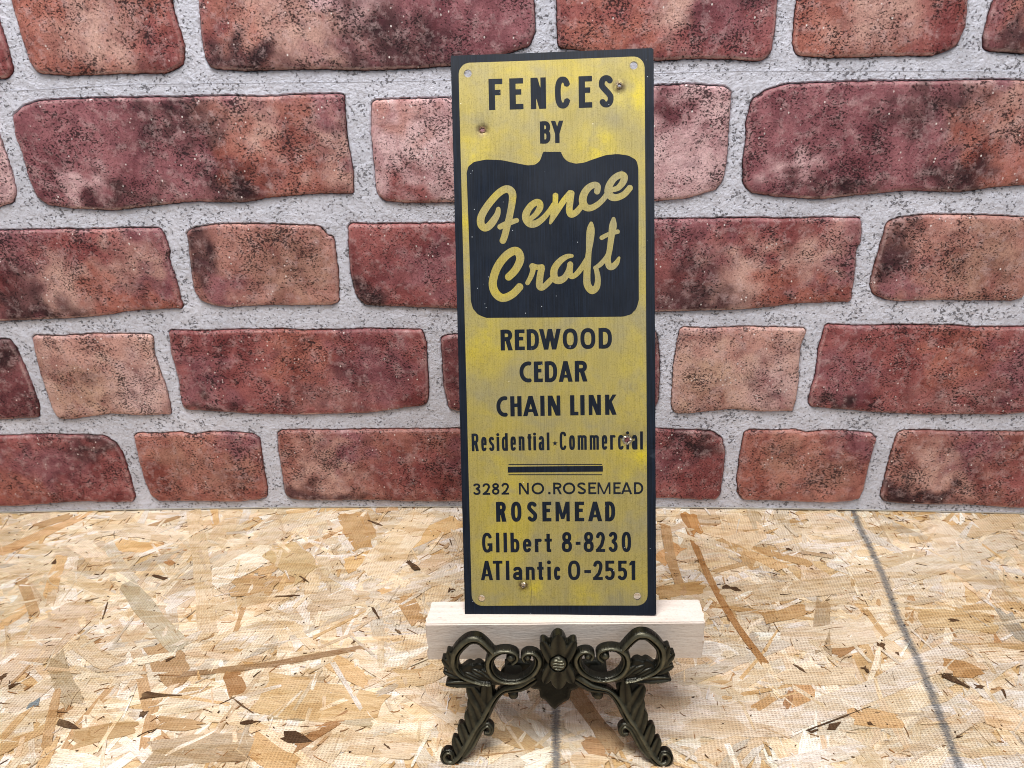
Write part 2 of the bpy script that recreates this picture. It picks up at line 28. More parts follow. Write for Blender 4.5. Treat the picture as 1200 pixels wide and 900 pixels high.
STRANDS = [[[[-325.64,307.23],[-294.0,371.04]],39.97,[226,203,166]],[[[-355.42,396.05],[-321.99,358.35]],6.29,[194,160,116]],[[[-289.79,326.0],[-256.66,289.1]],10.07,[196,178,146]],[[[-312.95,432.36],[-272.22,388.91]],7.61,[214,204,180]],[[[-277.49,388.93],[-215.9,330.99]],11.62,[204,194,168]],[[[-268.52,476.37],[-202.2,339.77]],10.82,[228,206,160]],[[[-222.43,390.32],[-190.6,424.63]],21.6,[240,230,208]],[[[-241.49,367.52],[-226.87,383.31]],13.81,[240,230,208]],[[[-206.61,310.47],[-157.17,317.92],[-102.41,332.34]],4.21,[172,142,108]],[[[-389.18,421.45],[-345.1,474.95]],10.96,[206,170,126]],[[[-380.71,454.43],[-361.74,468.54]],9.66,[194,160,116]],[[[-307.24,432.33],[-272.26,427.86]],12.0,[216,182,130]],[[[-141.9,469.2],[-123.12,434.87]],20.75,[204,170,122]],[[[-121.95,321.49],[-96.57,303.45]],11.54,[213,180,132]],[[[-156.24,298.94],[-83.5,288.76]],28.14,[214,186,140]],[[[-149.76,305.93],[-120.53,305.13]],8.3,[196,178,146]],[[[-142.85,284.07],[-88.29,278.77]],7.7,[190,176,146]],[[[-151.21,267.05],[-122.88,250.3]],12.75,[208,172,122]],[[[-152.53,275.56],[-111.84,249.52]],6.9,[228,206,160]],[[[-201.18,257.66],[-150.6,263.01]],16.87,[204,184,154]],[[[-256.61,261.85],[-272.1,298.57]],5.41,[194,160,116]],[[[-251.95,249.45],[-255.79,266.48]],5.78,[213,180,132]],[[[-205.45,277.84],[-180.83,276.0]],8.28,[194,160,116]],[[[-200.93,346.22],[-161.65,382.55]],13.3,[236,218,182]],[[[-207.28,362.42],[-178.21,376.66]],10.7,[228,206,160]],[[[-188.38,428.12],[-155.61,397.93]],25.44,[220,196,150]],[[[-148.18,370.81],[-111.34,376.53]],17.89,[222,200,158]],[[[-340.17,418.45],[-324.16,376.94]],8.4,[213,180,132]],[[[-341.33,436.14],[-303.52,408.18]],12.74,[236,218,182]],[[[-337.01,346.21],[-333.2,368.21]],8.91,[213,180,132]],[[[-333.77,338.41],[-324.42,354.24]],11.15,[240,230,208]],[[[-312.12,450.88],[-256.48,435.64]],15.97,[236,218,182]],[[[-235.42,428.37],[-235.1,469.95]],16.52,[228,206,160]],[[[-203.95,385.67],[-174.94,385.6]],18.2,[213,180,132]],[[[-192.65,401.25],[-180.33,406.05]],8.38,[213,180,132]],[[[-283.73,338.45],[-249.37,316.57]],10.07,[228,206,160]],[[[-293.53,285.87],[-279.2,305.12]],13.65,[236,218,182]],[[[-284.02,266.33],[-280.17,292.14]],4.55,[213,180,132]],[[[-188.46,257.74],[-171.28,270.69]],6.46,[240,230,208]],[[[-244.66,266.54],[-215.75,274.29]],12.79,[208,178,132]],[[[-249.62,255.59],[-221.34,250.51]],12.56,[240,230,208]],[[[-180.11,461.55],[-228.15,404.61]],12.49,[236,218,182]],[[[111.14,467.14],[112.11,433.49],[114.17,400.15],[118.19,369.0],[123.93,342.45],[130.78,320.09]],4.47,[168,124,76]],[[[115.72,467.1],[116.07,442.44]],10.49,[212,160,100]],[[[182.58,371.71],[166.85,327.13]],8.67,[186,166,136]],[[[130.93,279.41],[246.18,331.5]],13.12,[238,226,202]],[[[231.61,392.05],[338.93,435.67]],18.16,[236,222,190]],[[[121.45,374.65],[243.2,393.53]],17.21,[228,206,160]],[[[146.65,422.9],[166.5,403.12]],9.94,[213,180,132]],[[[130.85,437.65],[185.37,408.8]],7.17,[206,168,116]],[[[235.64,408.59],[266.89,420.27]],10.64,[196,178,146]],[[[289.74,361.93],[288.18,338.8]],9.39,[190,184,168]],[[[287.67,402.66],[293.89,382.95]],22.27,[220,206,176]],[[[232.84,317.12],[249.2,314.25]],14.04,[192,152,102]],[[[150.37,312.91],[139.68,285.27]],11.18,[198,160,116]],[[[133.27,289.62],[139.43,299.91]],3.6,[180,136,96]],[[[53.35,280.4],[133.37,282.12]],23.2,[236,222,196]],[[[205.55,250.78],[243.67,258.27]],9.03,[242,238,228]],[[[185.33,259.64],[254.21,292.1]],6.91,[236,218,182]],[[[140.74,356.69],[169.68,364.78]],10.71,[196,160,110]],[[[89.42,424.91],[96.51,416.41]],24.56,[214,170,118]],[[[201.89,454.84],[231.51,450.87]],23.42,[236,218,182]],[[[217.09,466.28],[252.56,419.0]],9.72,[240,230,208]],[[[134.85,455.33],[157.97,433.23]],39.67,[230,206,160]],[[[148.35,338.71],[201.94,346.27]],19.0,[236,218,182]],[[[178.93,310.77],[135.66,308.47]],12.9,[228,206,160]],[[[234.06,356.64],[277.38,351.39]],16.59,[222,196,150]],[[[215.93,317.53],[205.0,336.29]],10.3,[236,218,182]],[[[166.79,283.82],[190.66,280.07]],12.31,[206,170,122]],[[[306.55,443.02],[358.22,465.13]],16.6,[226,200,150]],[[[285.92,454.22],[292.95,428.97]],20.21,[236,218,182]],[[[234.31,288.03],[253.72,280.36]],18.3,[226,200,154]],[[[253.33,326.79],[281.12,326.83]],11.69,[236,218,182]],[[[78.12,379.07],[108.94,384.88]],11.27,[214,176,118]],[[[116.39,287.55],[128.53,295.71]],4.93,[194,160,116]],[[[-109.43,327.46],[-42.91,278.02]],9.23,[236,218,182]],[[[-131.2,407.49],[-57.08,460.61]],15.31,[216,184,132]],[[[-112.22,397.78],[-86.0,468.74]],27.4,[226,208,168]],[[[16.02,308.15],[39.77,262.65]],9.67,[188,158,118]],[[[24.39,265.26],[40.45,261.77]],10.19,[196,156,112]],[[[-142.79,469.2],[-126.2,424.3]],17.63,[202,164,112]],[[[55.74,289.31],[91.5,287.45]],30.42,[236,222,194]],[[[24.2,287.17],[24.7,269.84]],21.13,[226,212,186]],[[[-87.91,376.49],[-74.38,351.48]],11.83,[194,160,116]],[[[-23.24,275.23],[-0.75,262.42]],10.65,[210,180,134]],[[[-13.91,291.07],[-0.61,281.13]],5.63,[236,218,182]],[[[95.4,451.83],[94.85,376.14]],7.35,[194,160,116]],[[[-6.93,253.61],[7.02,260.68]],10.18,[240,230,208]],[[[17.62,255.49],[32.77,253.87]],10.4,[222,200,160]],[[[-85.83,307.87],[-54.83,312.42]],13.62,[214,190,150]],[[[-102.71,267.31],[-61.94,262.07]],12.44,[220,198,156]],[[[49.16,303.88],[59.32,291.35]],8.05,[194,160,116]]]
CHIPS = [[[[-221.33,295.52],[-200.49,295.6]],5.09,[88,66,46]],[[[-219.74,320.85],[-216.05,323.7]],2.49,[88,66,46]],[[[-259.38,277.59],[-244.78,273.18]],3.55,[88,66,46]],[[[-134.32,269.94],[-118.73,266.3]],6.92,[88,66,46]],[[[-158.99,277.47],[-149.05,278.49]],4.03,[88,66,46]],[[[-216.6,281.15],[-213.97,283.76]],5.3,[88,66,46]],[[[-301.72,301.08],[-297.85,303.96]],2.54,[88,66,46]],[[[-340.72,409.99],[-342.18,415.04]],3.29,[88,66,46]],[[[-171.18,294.64],[-154.39,283.42]],1.13,[88,66,46]],[[[-161.5,396.37],[-153.47,390.12]],1.39,[88,66,46]],[[[-171.92,376.07],[-156.02,377.21]],2.39,[88,66,46]],[[[-263.7,397.66],[-252.23,393.52]],4.13,[88,66,46]],[[[-276.57,355.58],[-281.33,371.02]],2.01,[88,66,46]],[[[-311.18,307.27],[-308.88,310.67]],4.66,[88,66,46]],[[[228.26,311.33],[237.57,302.75]],4.67,[88,66,46]],[[[240.89,303.4],[245.51,302.78]],3.62,[88,66,46]],[[[147.36,318.53],[151.57,312.91]],3.8,[88,66,46]],[[[185.67,317.02],[186.96,313.0]],3.59,[88,66,46]],[[[202.65,335.8],[203.33,330.26]],4.82,[88,66,46]],[[[208.11,327.9],[210.05,326.72]],2.71,[88,66,46]],[[[252.19,354.0],[258.62,353.99]],3.14,[88,66,46]],[[[140.78,273.23],[145.16,274.55]],2.33,[88,66,46]],[[[150.86,275.14],[158.26,278.96]],4.01,[88,66,46]],[[[123.26,384.85],[132.89,381.28]],5.56,[88,66,46]],[[[254.59,301.33],[253.04,295.13]],1.37,[88,66,46]],[[[214.33,270.84],[217.61,271.23]],1.2,[88,66,46]],[[[175.76,424.45],[177.98,422.74]],3.58,[88,66,46]],[[[139.52,274.15],[178.83,289.8]],0.66,[88,66,46]],[[[169.61,287.77],[170.61,285.4]],1.68,[88,66,46]],[[[172.84,279.03],[175.54,277.15]],2.2,[88,66,46]],[[[-127.97,460.37],[-115.02,453.32]],2.26,[88,66,46]],[[[-106.09,366.5],[-99.09,355.49]],3.5,[88,66,46]],[[[-87.96,346.75],[-83.58,343.14]],2.94,[88,66,46]],[[[-58.4,382.32],[-54.3,381.71]],4.08,[88,66,46]],[[[-90.35,412.26],[-81.48,402.45]],4.35,[88,66,46]],[[[-62.77,436.31],[-60.52,429.18]],1.34,[88,66,46]],[[[-79.78,264.68],[-76.13,261.98]],1.27,[88,66,46]],[[[83.95,259.38],[85.11,257.64]],1.81,[88,66,46]],[[[-280.41,286.95],[-279.07,293.2]],5.27,[132,148,156]]]
MARK1 = [[240.48,474.03],[235.55,447.14],[233.81,424.15],[229.92,395.1],[223.17,359.31],[219.96,333.88],[216.87,308.68],[212.16,282.09],[206.84,253.29],[204.67,243.45]]
MARK2 = [[9.96,305.08],[8.79,251.49],[8.18,224.93]]
# ------------------------------------------------------------------ camera, light, exposure
cam_d = bpy.data.cameras.new('camera'); cam = bpy.data.objects.new('camera', cam_d); COL.objects.link(cam)
cam_d.sensor_width = 36; cam_d.lens = 867 / 1200 * 36; cam_d.clip_start = .01; cam_d.clip_end = 50
cr, cu, cf = Vector(CAM['r']), Vector(CAM['u']), Vector(CAM['f'])
cam.matrix_world = Matrix.Translation(CAM['loc']) @ Matrix((cr, cu, -cf)).transposed().to_4x4()
SC.camera = cam
world = bpy.data.worlds.new('World'); SC.world = world; world.use_nodes = True
bg = world.node_tree.nodes['Background']; bg.inputs[0].default_value = (.84, .92, 1, 1); bg.inputs[1].default_value = .17
def area(name, loc, target, sx, sy, power, col):
    l = bpy.data.lights.new(name, 'AREA'); l.shape = 'RECTANGLE'; l.size = sx; l.size_y = sy; l.energy = power; l.color = col
    o = bpy.data.objects.new(name, l); COL.objects.link(o); o.location = loc
    o.rotation_euler = (Vector(target) - Vector(loc)).to_track_quat('-Z', 'Y').to_euler(); return o
area('ceiling_light', (-.12, .07, 1.25), (0, .36, .05), .9, .32, 21.6, (1, .97, .94))
area('front_fill', (.9, -1.5, 1.3), (0, .4, .15), 1.2, 1.0, 7.5, (.92, .96, 1))  # added cool fill lamp on the camera side, no window known there
SC.view_settings.view_transform = 'Standard'; SC.view_settings.look = 'None'
SC.cycles.filter_width = 1.05
SC.view_settings.exposure = 0; SC.view_settings.gamma = 1
# ------------------------------------------------------------------ helpers
def s2l(c):
    return tuple((v / 255 / 12.92 if v / 255 <= .04045 else ((v / 255 + .055) / 1.055) ** 2.4) for v in c)
def link(name, verts, faces, mat, parent=None, smooth=False, cols=None, uvs=None):
    me = bpy.data.meshes.new(name); me.from_pydata([tuple(v) for v in verts], [], [tuple(f) for f in faces]); me.update()
    if mat: me.materials.append(mat)
    if smooth: me.polygons.foreach_set('use_smooth', [True] * len(me.polygons))
    if cols is not None:
        a = me.color_attributes.new('tint', 'FLOAT_COLOR', 'POINT')
        a.data.foreach_set('color', np.array([tuple(c) + (1,) for c in cols], 'f').ravel())
    if uvs is not None:
        u = me.uv_layers.new(name='grain'); li = np.empty(len(me.loops), 'i'); me.loops.foreach_get('vertex_index', li)
        u.data.foreach_set('uv', np.array(uvs, 'f')[li].ravel())
    o = bpy.data.objects.new(name, me); COL.objects.link(o)
    if parent: o.parent = parent
    return o
def empty(name, loc=(0, 0, 0)):
    o = bpy.data.objects.new(name, None); COL.objects.link(o); o.location = loc; o.empty_display_size = .02; return o
def tag(o, label=None, cat=None, group=None, kind=None):
    for k, v in (('label', label), ('category', cat), ('group', group), ('kind', kind)):
        if v: o[k] = v
    return o
class NT:
    def __init__(s, name):
        s.m = bpy.data.materials.new(name); s.m.use_nodes = True; s.t = s.m.node_tree; s.n = s.t.nodes
        s.b = s.n['Principled BSDF']; s.tc = s.n.new('ShaderNodeTexCoord')
    def L(s, a, b): s.t.links.new(a, b)
    def setin(s, sock, v):
        if isinstance(v, bpy.types.NodeSocket): s.L(v, sock)
        elif isinstance(v, (tuple, list)) and len(v) == 3 and sock.type == 'RGBA': sock.default_value = (*v, 1)
        else: sock.default_value = v
    def map(s, v, sc=(1, 1, 1), loc=(0, 0, 0), rot=(0, 0, 0)):
        m = s.n.new('ShaderNodeMapping'); s.L(v, m.inputs[0]); s.setin(m.inputs[1], loc); m.inputs[2].default_value = rot; m.inputs[3].default_value = sc; return m.outputs[0]
    def noise(s, v, scale, detail=4, rough=.55, dist=0, out=0):
        m = s.n.new('ShaderNodeTexNoise'); s.L(v, m.inputs['Vector']); m.inputs['Scale'].default_value = scale
        m.inputs['Detail'].default_value = detail; m.inputs['Roughness'].default_value = rough; m.inputs['Distortion'].default_value = dist; return m.outputs[out]
    def vor(s, v, scale, rnd=1, feat='F1', out=0):
        m = s.n.new('ShaderNodeTexVoronoi'); m.feature = feat; s.L(v, m.inputs['Vector']); m.inputs['Scale'].default_value = scale; m.inputs['Randomness'].default_value = rnd; return m.outputs[out]
    def rng(s, v, a, b, c=0, d=1):
        m = s.n.new('ShaderNodeMapRange'); s.setin(m.inputs[0], v)
        for i, x in enumerate((a, b, c, d)): s.setin(m.inputs[i + 1], x)
        return m.outputs[0]
    def mth(s, op, a, b=0.):
        m = s.n.new('ShaderNodeMath'); m.operation = op; s.setin(m.inputs[0], a); s.setin(m.inputs[1], b); return m.outputs[0]
    def mix(s, f, a, b, mode='MIX'):
        m = s.n.new('ShaderNodeMix'); m.data_type = 'RGBA'; m.blend_type = mode; m.clamp_result = False
        s.setin(m.inputs[0], f); s.setin(m.inputs[6], a); s.setin(m.inputs[7], b); return m.outputs[2]
    def attr(s, n):
        m = s.n.new('ShaderNodeAttribute'); m.attribute_name = n; return m
    def bump(s, h, dist, strength=1, norm=None):
        m = s.n.new('ShaderNodeBump'); m.inputs['Strength'].default_value = strength; m.inputs['Distance'].default_value = dist; s.L(h, m.inputs['Height'])
        if norm: s.L(norm, m.inputs['Normal'])
        return m.outputs[0]
    def dist(s, v, p, r, a=0., b=1.):
        m = s.n.new('ShaderNodeVectorMath'); m.operation = 'DISTANCE'; s.L(v, m.inputs[0]); m.inputs[1].default_value = p
        return s.rng(m.outputs['Value'], r * a, r * b, 1, 0)
    def fin(s, col, rough=.6, metal=0., normal=None, spec=.5):
        s.setin(s.b.inputs['Base Color'], col); s.setin(s.b.inputs['Roughness'], rough); s.setin(s.b.inputs['Metallic'], metal)
        s.b.inputs['Specular IOR Level'].default_value = spec
        if normal: s.L(normal, s.b.inputs['Normal'])
        return s.m
# ------------------------------------------------------------------ materials
def mat_brick():
    t = NT('fired_brick'); oi = t.n.new('ShaderNodeObjectInfo')
    add = t.n.new('ShaderNodeVectorMath'); add.operation = 'MULTIPLY_ADD'
    t.L(oi.outputs['Random'], add.inputs[0]); add.inputs[1].default_value = (3.1, 1.7, 2.3); t.L(t.tc.outputs['Object'], add.inputs[2])
    v = add.outputs[0]; at = t.attr('tint'); base = at.outputs['Color']
    m1 = t.noise(v, 45, 5, .65, .6); m2 = t.noise(v, 160, 4, .7)
    c = t.mix(t.rng(m1, .38, .68), base, t.mix(1., base, s2l((190, 152, 156)), 'MULTIPLY'), 'MIX')
    c = t.mix(t.rng(m1, .62, .30, 0, .4), c, t.mix(.5, c, s2l((196, 130, 118)), 'MIX'))
    c = t.mix(t.rng(m2, .50, .68, 0, .42), c, s2l((196, 164, 164)))
    c = t.mix(t.rng(t.noise(v, 75, 4, .65, .4), .55, .74, 0, .55), c, s2l((78, 34, 48)))
    hs = t.n.new('ShaderNodeHueSaturation'); hs.inputs['Saturation'].default_value = .87; hs.inputs['Value'].default_value = .97; t.L(c, hs.inputs['Color']); c = hs.outputs[0]
    grit = t.noise(v, 1500, 2, .6); c = t.mix(t.rng(grit, .35, .7, 0, .5), c, t.mix(1., c, (1.55, 1.6, 1.6), 'MULTIPLY'))
    c = t.mix(t.rng(t.noise(v, 800, 3, .6), .52, .66, 0, .4), c, t.mix(1., c, s2l((120, 100, 104)), 'MULTIPLY'))
    vs = t.map(v, (1, 1, 1.35), rot=(0, R(28), 0)); amt = t.mth('MULTIPLY', t.mth('SUBTRACT', at.outputs['Alpha'], 1.), .1)
    fleck = t.noise(vs, 720, 4, .68); patch = t.mth('ADD', amt, t.rng(t.noise(v, 48, 4, .65), .34, .66, -.075, .07))
    fm = t.rng(t.mth('ADD', fleck, patch), .575, .61)
    big = t.rng(t.mth('ADD', t.noise(t.map(v, (1, 1, 1.5), rot=(0, R(-25), 0)), 210, 3, .6), patch), .675, .71)
    fm = t.mth('MAXIMUM', fm, big)
    c = t.mix(t.mth('MULTIPLY', fm, .88), c, s2l((30, 16, 22)))
    wm = t.mth('MULTIPLY', t.rng(t.vor(t.map(v, (1, 1, .8)), 330), .20, .12), t.rng(t.noise(v, 110, 2), .57, .62))
    c = t.mix(wm, c, s2l((225, 214, 212)))
    h = t.mth('ADD', t.mth('MULTIPLY', fm, -.5), t.mth('ADD', t.mth('MULTIPLY', m2, .8), t.mth('MULTIPLY', grit, .25)))
    return t.fin(c, .82, 0, t.bump(h, .0010, 1.), .3)
def mat_mortar():
    t = NT('mortar'); v = t.tc.outputs['Object']
    m1 = t.noise(v, 22, 5, .6); m2 = t.noise(v, 420, 4, .7)
    c = t.mix(t.rng(m1, .3, .7), s2l((200, 203, 217)), s2l((229, 231, 245)))
    c = t.mix(t.rng(m2, .42, .66, 0, .5), c, s2l((170, 167, 176)))
    c = t.mix(t.rng(t.noise(v, 130, 4, .7), .54, .72, 0, .5), c, s2l((150, 146, 154)))
    vs = t.map(v, (.95, 1, 1.15), rot=(0, R(20), 0))
    fm = t.rng(t.mth('ADD', t.noise(vs, 520, 3, .6), t.rng(t.noise(v, 70, 4, .65), .3, .7, -.11, .10)), .60, .65)
    fm = t.mth('MAXIMUM', fm, t.rng(t.mth('ADD', t.noise(t.map(v, (1, 1, 1.3), rot=(0, R(-30), 0)), 190, 3, .6), t.rng(t.noise(v, 60, 4, .65), .3, .7, -.06, .06)), .69, .72))
    c = t.mix(t.mth('MULTIPLY', fm, .85), c, s2l((58, 54, 62)))
    grit = t.noise(v, 1600, 2, .6); c = t.mix(t.rng(grit, .35, .7, 0, .35), c, s2l((226, 228, 238)))
    h = t.mth('ADD', t.mth('MULTIPLY', fm, -.6), t.mth('ADD', m2, t.mth('MULTIPLY', grit, .3)))
    return t.fin(c, .9, 0, t.bump(h, .0012, 1.), .2)
def mat_plain(name, col, rough=.6, metal=0., spec=.5):
    t = NT(name); v = t.tc.outputs['Object']; n = t.noise(v, 300, 4, .6)
    return t.fin(t.mix(t.rng(n, .3, .7, 0, .35), s2l(col), tuple(x * .6 for x in s2l(col))), rough, metal, t.bump(n, .0002, .5), spec)
def ink_mask(t, P, pts, w):
    """distance in the table plane to a drawn ink line, ragged along the wood grain"""
    best = None
    for a, b in zip(pts[:-1], pts[1:]):
        ax, ay, bx, by = a[0] / 1000, a[1] / 1000, b[0] / 1000, b[1] / 1000
        L = math.hypot(bx - ax, by - ay); ang = math.atan2(by - ay, bx - ax)
        sb = t.n.new('ShaderNodeVectorMath'); sb.operation = 'SUBTRACT'; t.L(P, sb.inputs[0]); sb.inputs[1].default_value = ((ax + bx) / 2, (ay + by) / 2, 0)
        ro = t.n.new('ShaderNodeVectorRotate'); ro.rotation_type = 'Z_AXIS'; t.L(sb.outputs[0], ro.inputs[0]); ro.inputs['Angle'].default_value = -ang
        sx = t.n.new('ShaderNodeSeparateXYZ'); t.L(ro.outputs[0], sx.inputs[0])
        dx = t.mth('MAXIMUM', t.mth('SUBTRACT', t.mth('ABSOLUTE', sx.outputs[0]), L / 2), 0.)
        d = t.mth('ADD', t.mth('ABSOLUTE', sx.outputs[1]), dx)
        best = d if best is None else t.mth('MINIMUM', best, d)
    return best
def mat_strand(core=False):
    t = NT('pressed_wood_strand'); geo = t.n.new('ShaderNodeNewGeometry'); P = geo.outputs['Position']
    uv = t.n.new('ShaderNodeUVMap'); uv.uv_map = 'grain'
    base = t.mix(1., (1, 1, 1), s2l((222, 196, 152))) if core else t.attr('tint').outputs['Color']
    if core: uv = t.n.new('ShaderNodeVectorMath'); uv.operation = 'SCALE'; t.L(P, uv.inputs[0]); uv.inputs['Scale'].default_value = 1.
    g = t.noise(t.map(uv.outputs[0], (14, 330, 1)), 6, 4, .65); g2 = t.noise(t.map(uv.outputs[0], (60, 900, 1)), 3, 3, .6)
    c = t.mix(t.rng(g, .30, .60, .55, 0), base, t.mix(1., base, s2l((222, 194, 158)), 'MULTIPLY'))
    c = t.mix(t.rng(g, .55, .75, 0, .45), c, t.mix(1., c, (1.18, 1.18, 1.20), 'MULTIPLY'))
    c = t.mix(t.rng(g2, .47, .28, 0, .5), c, s2l((120, 84, 52)))
    blot = t.noise(P, 34, 5, .65, .8); c = t.mix(t.rng(blot, .53, .70, 0, .35), c, s2l((220, 188, 140)))
    c = t.mix(t.rng(blot, .50, .30, 0, .6), c, t.mix(1., c, (1.12, 1.14, 1.18), 'MULTIPLY'))
    c = t.mix(t.rng(t.noise(t.map(P, (90, 420, 1), rot=(0, 0, R(-26))), 1, 5, .7), .50, .72, 0, .6), c, t.mix(1., c, (1.15, 1.17, 1.22), 'MULTIPLY'))
    tear = t.noise(t.map(P, (120, 900, 1), rot=(0, 0, R(-20))), 1, 4, .75, 1.); c = t.mix(t.mth('MULTIPLY', t.rng(tear, .60, .66), t.rng(t.noise(P, 60, 3), .44, .6)), c, s2l((142, 108, 76)))
    spk = t.noise(t.map(uv.outputs[0], (260, 700, 1)), 2.2, 2, .5); c = t.mix(t.rng(spk, .70, .76, 0, .8), c, s2l((70, 48, 32)))
    for sc_, an, am in (((46, 190, 1), 27, .55), ((40, 170, 1), -58, .45), ((90, 420, 1), 8, .4)):
        vo = t.n.new('ShaderNodeTexVoronoi'); t.L(t.map(P, sc_, rot=(0, 0, R(-an))), vo.inputs['Vector']); vo.inputs['Scale'].default_value = 1
        hs = t.rng(t.mth('FRACT', t.mth('MULTIPLY', vo.outputs['Color'], 3.7)), 0, 1)
        cr_ = t.n.new('ShaderNodeValToRGB'); t.L(hs, cr_.inputs[0]); e_ = cr_.color_ramp.elements; cr_.color_ramp.interpolation = 'CONSTANT'
        e_[0].color = (1.06, 1.05, 1.08, 1); e_[1].position = .3; e_[1].color = (1, 1, 1, 1)
        for ps, cc in ((.55, (.93, .87, .76)), (.70, (1.1, 1.11, 1.15)), (.90, (.80, .68, .52))): q_ = e_.new(ps); q_.color = (*cc, 1)
        c = t.mix(am, c, cr_.outputs[0], 'MULTIPLY')
    # carpenter's ink lines
    rag = t.mth('MULTIPLY', t.mth('SUBTRACT', t.noise(t.map(P, (160, 1500, 1), rot=(0, 0, R(-8))), 1, 4, .75), .5), .0085)
    for pts, w in ((MARK1, .0023), (MARK2, .0022)):
        d = t.mth('ADD', ink_mask(t, P, pts, w), rag)
        f = t.mth('MULTIPLY', t.rng(d, w * 1.35, w * .55), t.rng(t.noise(t.map(P, (300, 900, 1)), 1, 3, .7), .25, .6, .45, .88))
        c = t.mix(f, c, s2l((92, 98, 106)))
    # screen pattern pressed into the face of the board
    sc = t.map(P, (1, 1, 1), rot=(0, 0, R(4)))
    w1 = t.n.new('ShaderNodeTexWave'); w1.bands_direction = 'X'; t.L(sc, w1.inputs[0]); w1.inputs['Scale'].default_value = 170; w1.inputs['Distortion'].default_value = .6
    w2 = t.n.new('ShaderNodeTexWave'); w2.bands_direction = 'Y'; t.L(sc, w2.inputs[0]); w2.inputs['Scale'].default_value = 240; w2.inputs['Distortion'].default_value = .6
    scr = t.mth('MULTIPLY', t.mth('MULTIPLY', w1.outputs[1], w2.outputs[1]), t.rng(t.noise(P, 16, 2), .34, .55, .25, 1))
    c = t.mix(t.mth('MULTIPLY', scr, .32), c, t.mix(1., c, (1.3, 1.3, 1.34), 'MULTIPLY'))
    h = t.mth('ADD', t.mth('MULTIPLY', scr, 1.1), t.mth('ADD', t.mth('MULTIPLY', g, .9), t.mth('MULTIPLY', t.noise(P, 700, 3, .7), .7)))
    return t.fin(c, .62, 0, t.bump(h, .0006, 1.), .25)
def mat_gold():
    t = NT('worn_gold_paint'); v = t.tc.outputs['Object']
    n = t.noise(v, 26, 5, .6, .5); n2 = t.noise(v, 60, 4, .6, .3); br = t.noise(t.map(v, (1700, 60, 60)), 1, 3, .6); gr = t.noise(v, 1900, 2, .6)
    c = t.mix(t.rng(n, .36, .62), s2l((164, 152, 102)), s2l((184, 166, 82)))
    c = t.mix(t.rng(n2, .46, .66, 0, .75), c, s2l((148, 141, 112)))
    c = t.mix(t.rng(t.noise(v, 34, 4, .6, .6, 0), .54, .70, 0, .6), c, s2l((198, 176, 44)))
    for (x, y, r, k) in YSPOTS:
        m = t.mth('MULTIPLY', t.dist(v, (x / 1000, 0, y / 1000), r / 1000), t.rng(t.noise(v, 90, 3, .6), .35, .6, .1, 1))
        c = t.mix(t.mth('MULTIPLY', m, k), c, s2l((222, 200, 14)))
    for (x, y, r, k) in GSPOTS:
        m = t.mth('MULTIPLY', t.dist(v, (x / 1000, 0, y / 1000), r / 1000), t.rng(t.noise(v, 120, 3, .6), .35, .6, .1, 1))
        c = t.mix(t.mth('MULTIPLY', m, k), c, s2l((134, 126, 98)))
    c = t.mix(t.rng(br, .35, .65, 0, .24), c, s2l((204, 188, 124)))
    c = t.mix(t.rng(br, .5, .3, 0, .2), c, s2l((122, 110, 58)))
    c = t.mix(t.rng(gr, .5, .70, 0, .5), c, s2l((120, 108, 60)))
    for (x, y) in NAILS:
        st_ = t.mth('MULTIPLY', t.dist(v, ((x / 1000 - SIGN['w'] / 2), 0, y / 1000), .0040, .35, 1.), t.rng(t.noise(v, 420, 3, .7), .34, .5)); c = t.mix(t.mth('MULTIPLY', st_, .95), c, s2l((74, 54, 38)))
    sp = t.mth('MULTIPLY', t.rng(t.vor(v, 330), .10, .06), t.rng(t.noise(v, 150, 1), .62, .66)); c = t.mix(sp, c, s2l((240, 232, 200)))
    return t.fin(c, t.rng(n2, .3, .7, .38, .54), .38, t.bump(t.mth('ADD', br, gr), .00006, .6), .5)
def mat_black():
    t = NT('black_enamel'); v = t.tc.outputs['Object']; br = t.noise(t.map(v, (1900, 60, 50)), 1, 3, .6); n = t.noise(v, 40, 4, .6)
    c = t.mix(t.rng(br, .4, .8, 0, .5), s2l((9, 16, 27)), s2l((34, 48, 70)))
    c = t.mix(t.rng(n, .5, .75, 0, .3), c, s2l((24, 33, 46)))
    sp = t.mth('MULTIPLY', t.rng(t.vor(v, 420), .11, .06), t.rng(t.noise(v, 170, 1), .60, .64)); c = t.mix(sp, c, s2l((190, 196, 205)))
    return t.fin(c, t.rng(n, .3, .7, .34, .52), 0, t.bump(br, .00004, .5), .32)
def mat_bronze():
    t = NT('aged_bronze'); v = t.tc.outputs['Object']; n = t.noise(v, 120, 5, .65); gr = t.noise(v, 900, 3, .6)
    pt = t.mth('MULTIPLY', t.rng(t.attr('wear').outputs['Fac'], .45, .95), t.rng(t.noise(v, 260, 3, .6), .3, .6, .45, 1))
    c = t.mix(t.rng(n, .35, .65), s2l((17, 17, 14)), s2l((36, 35, 28)))
    c = t.mix(t.mth('MULTIPLY', pt, .6), c, s2l((126, 122, 100)))
    c = t.mix(t.rng(gr, .5, .75, 0, .4), c, s2l((50, 52, 46)))
    return t.fin(c, t.rng(n, .3, .7, .24, .46), .6, t.bump(t.mth('ADD', n, gr), .00016, .6), .5)
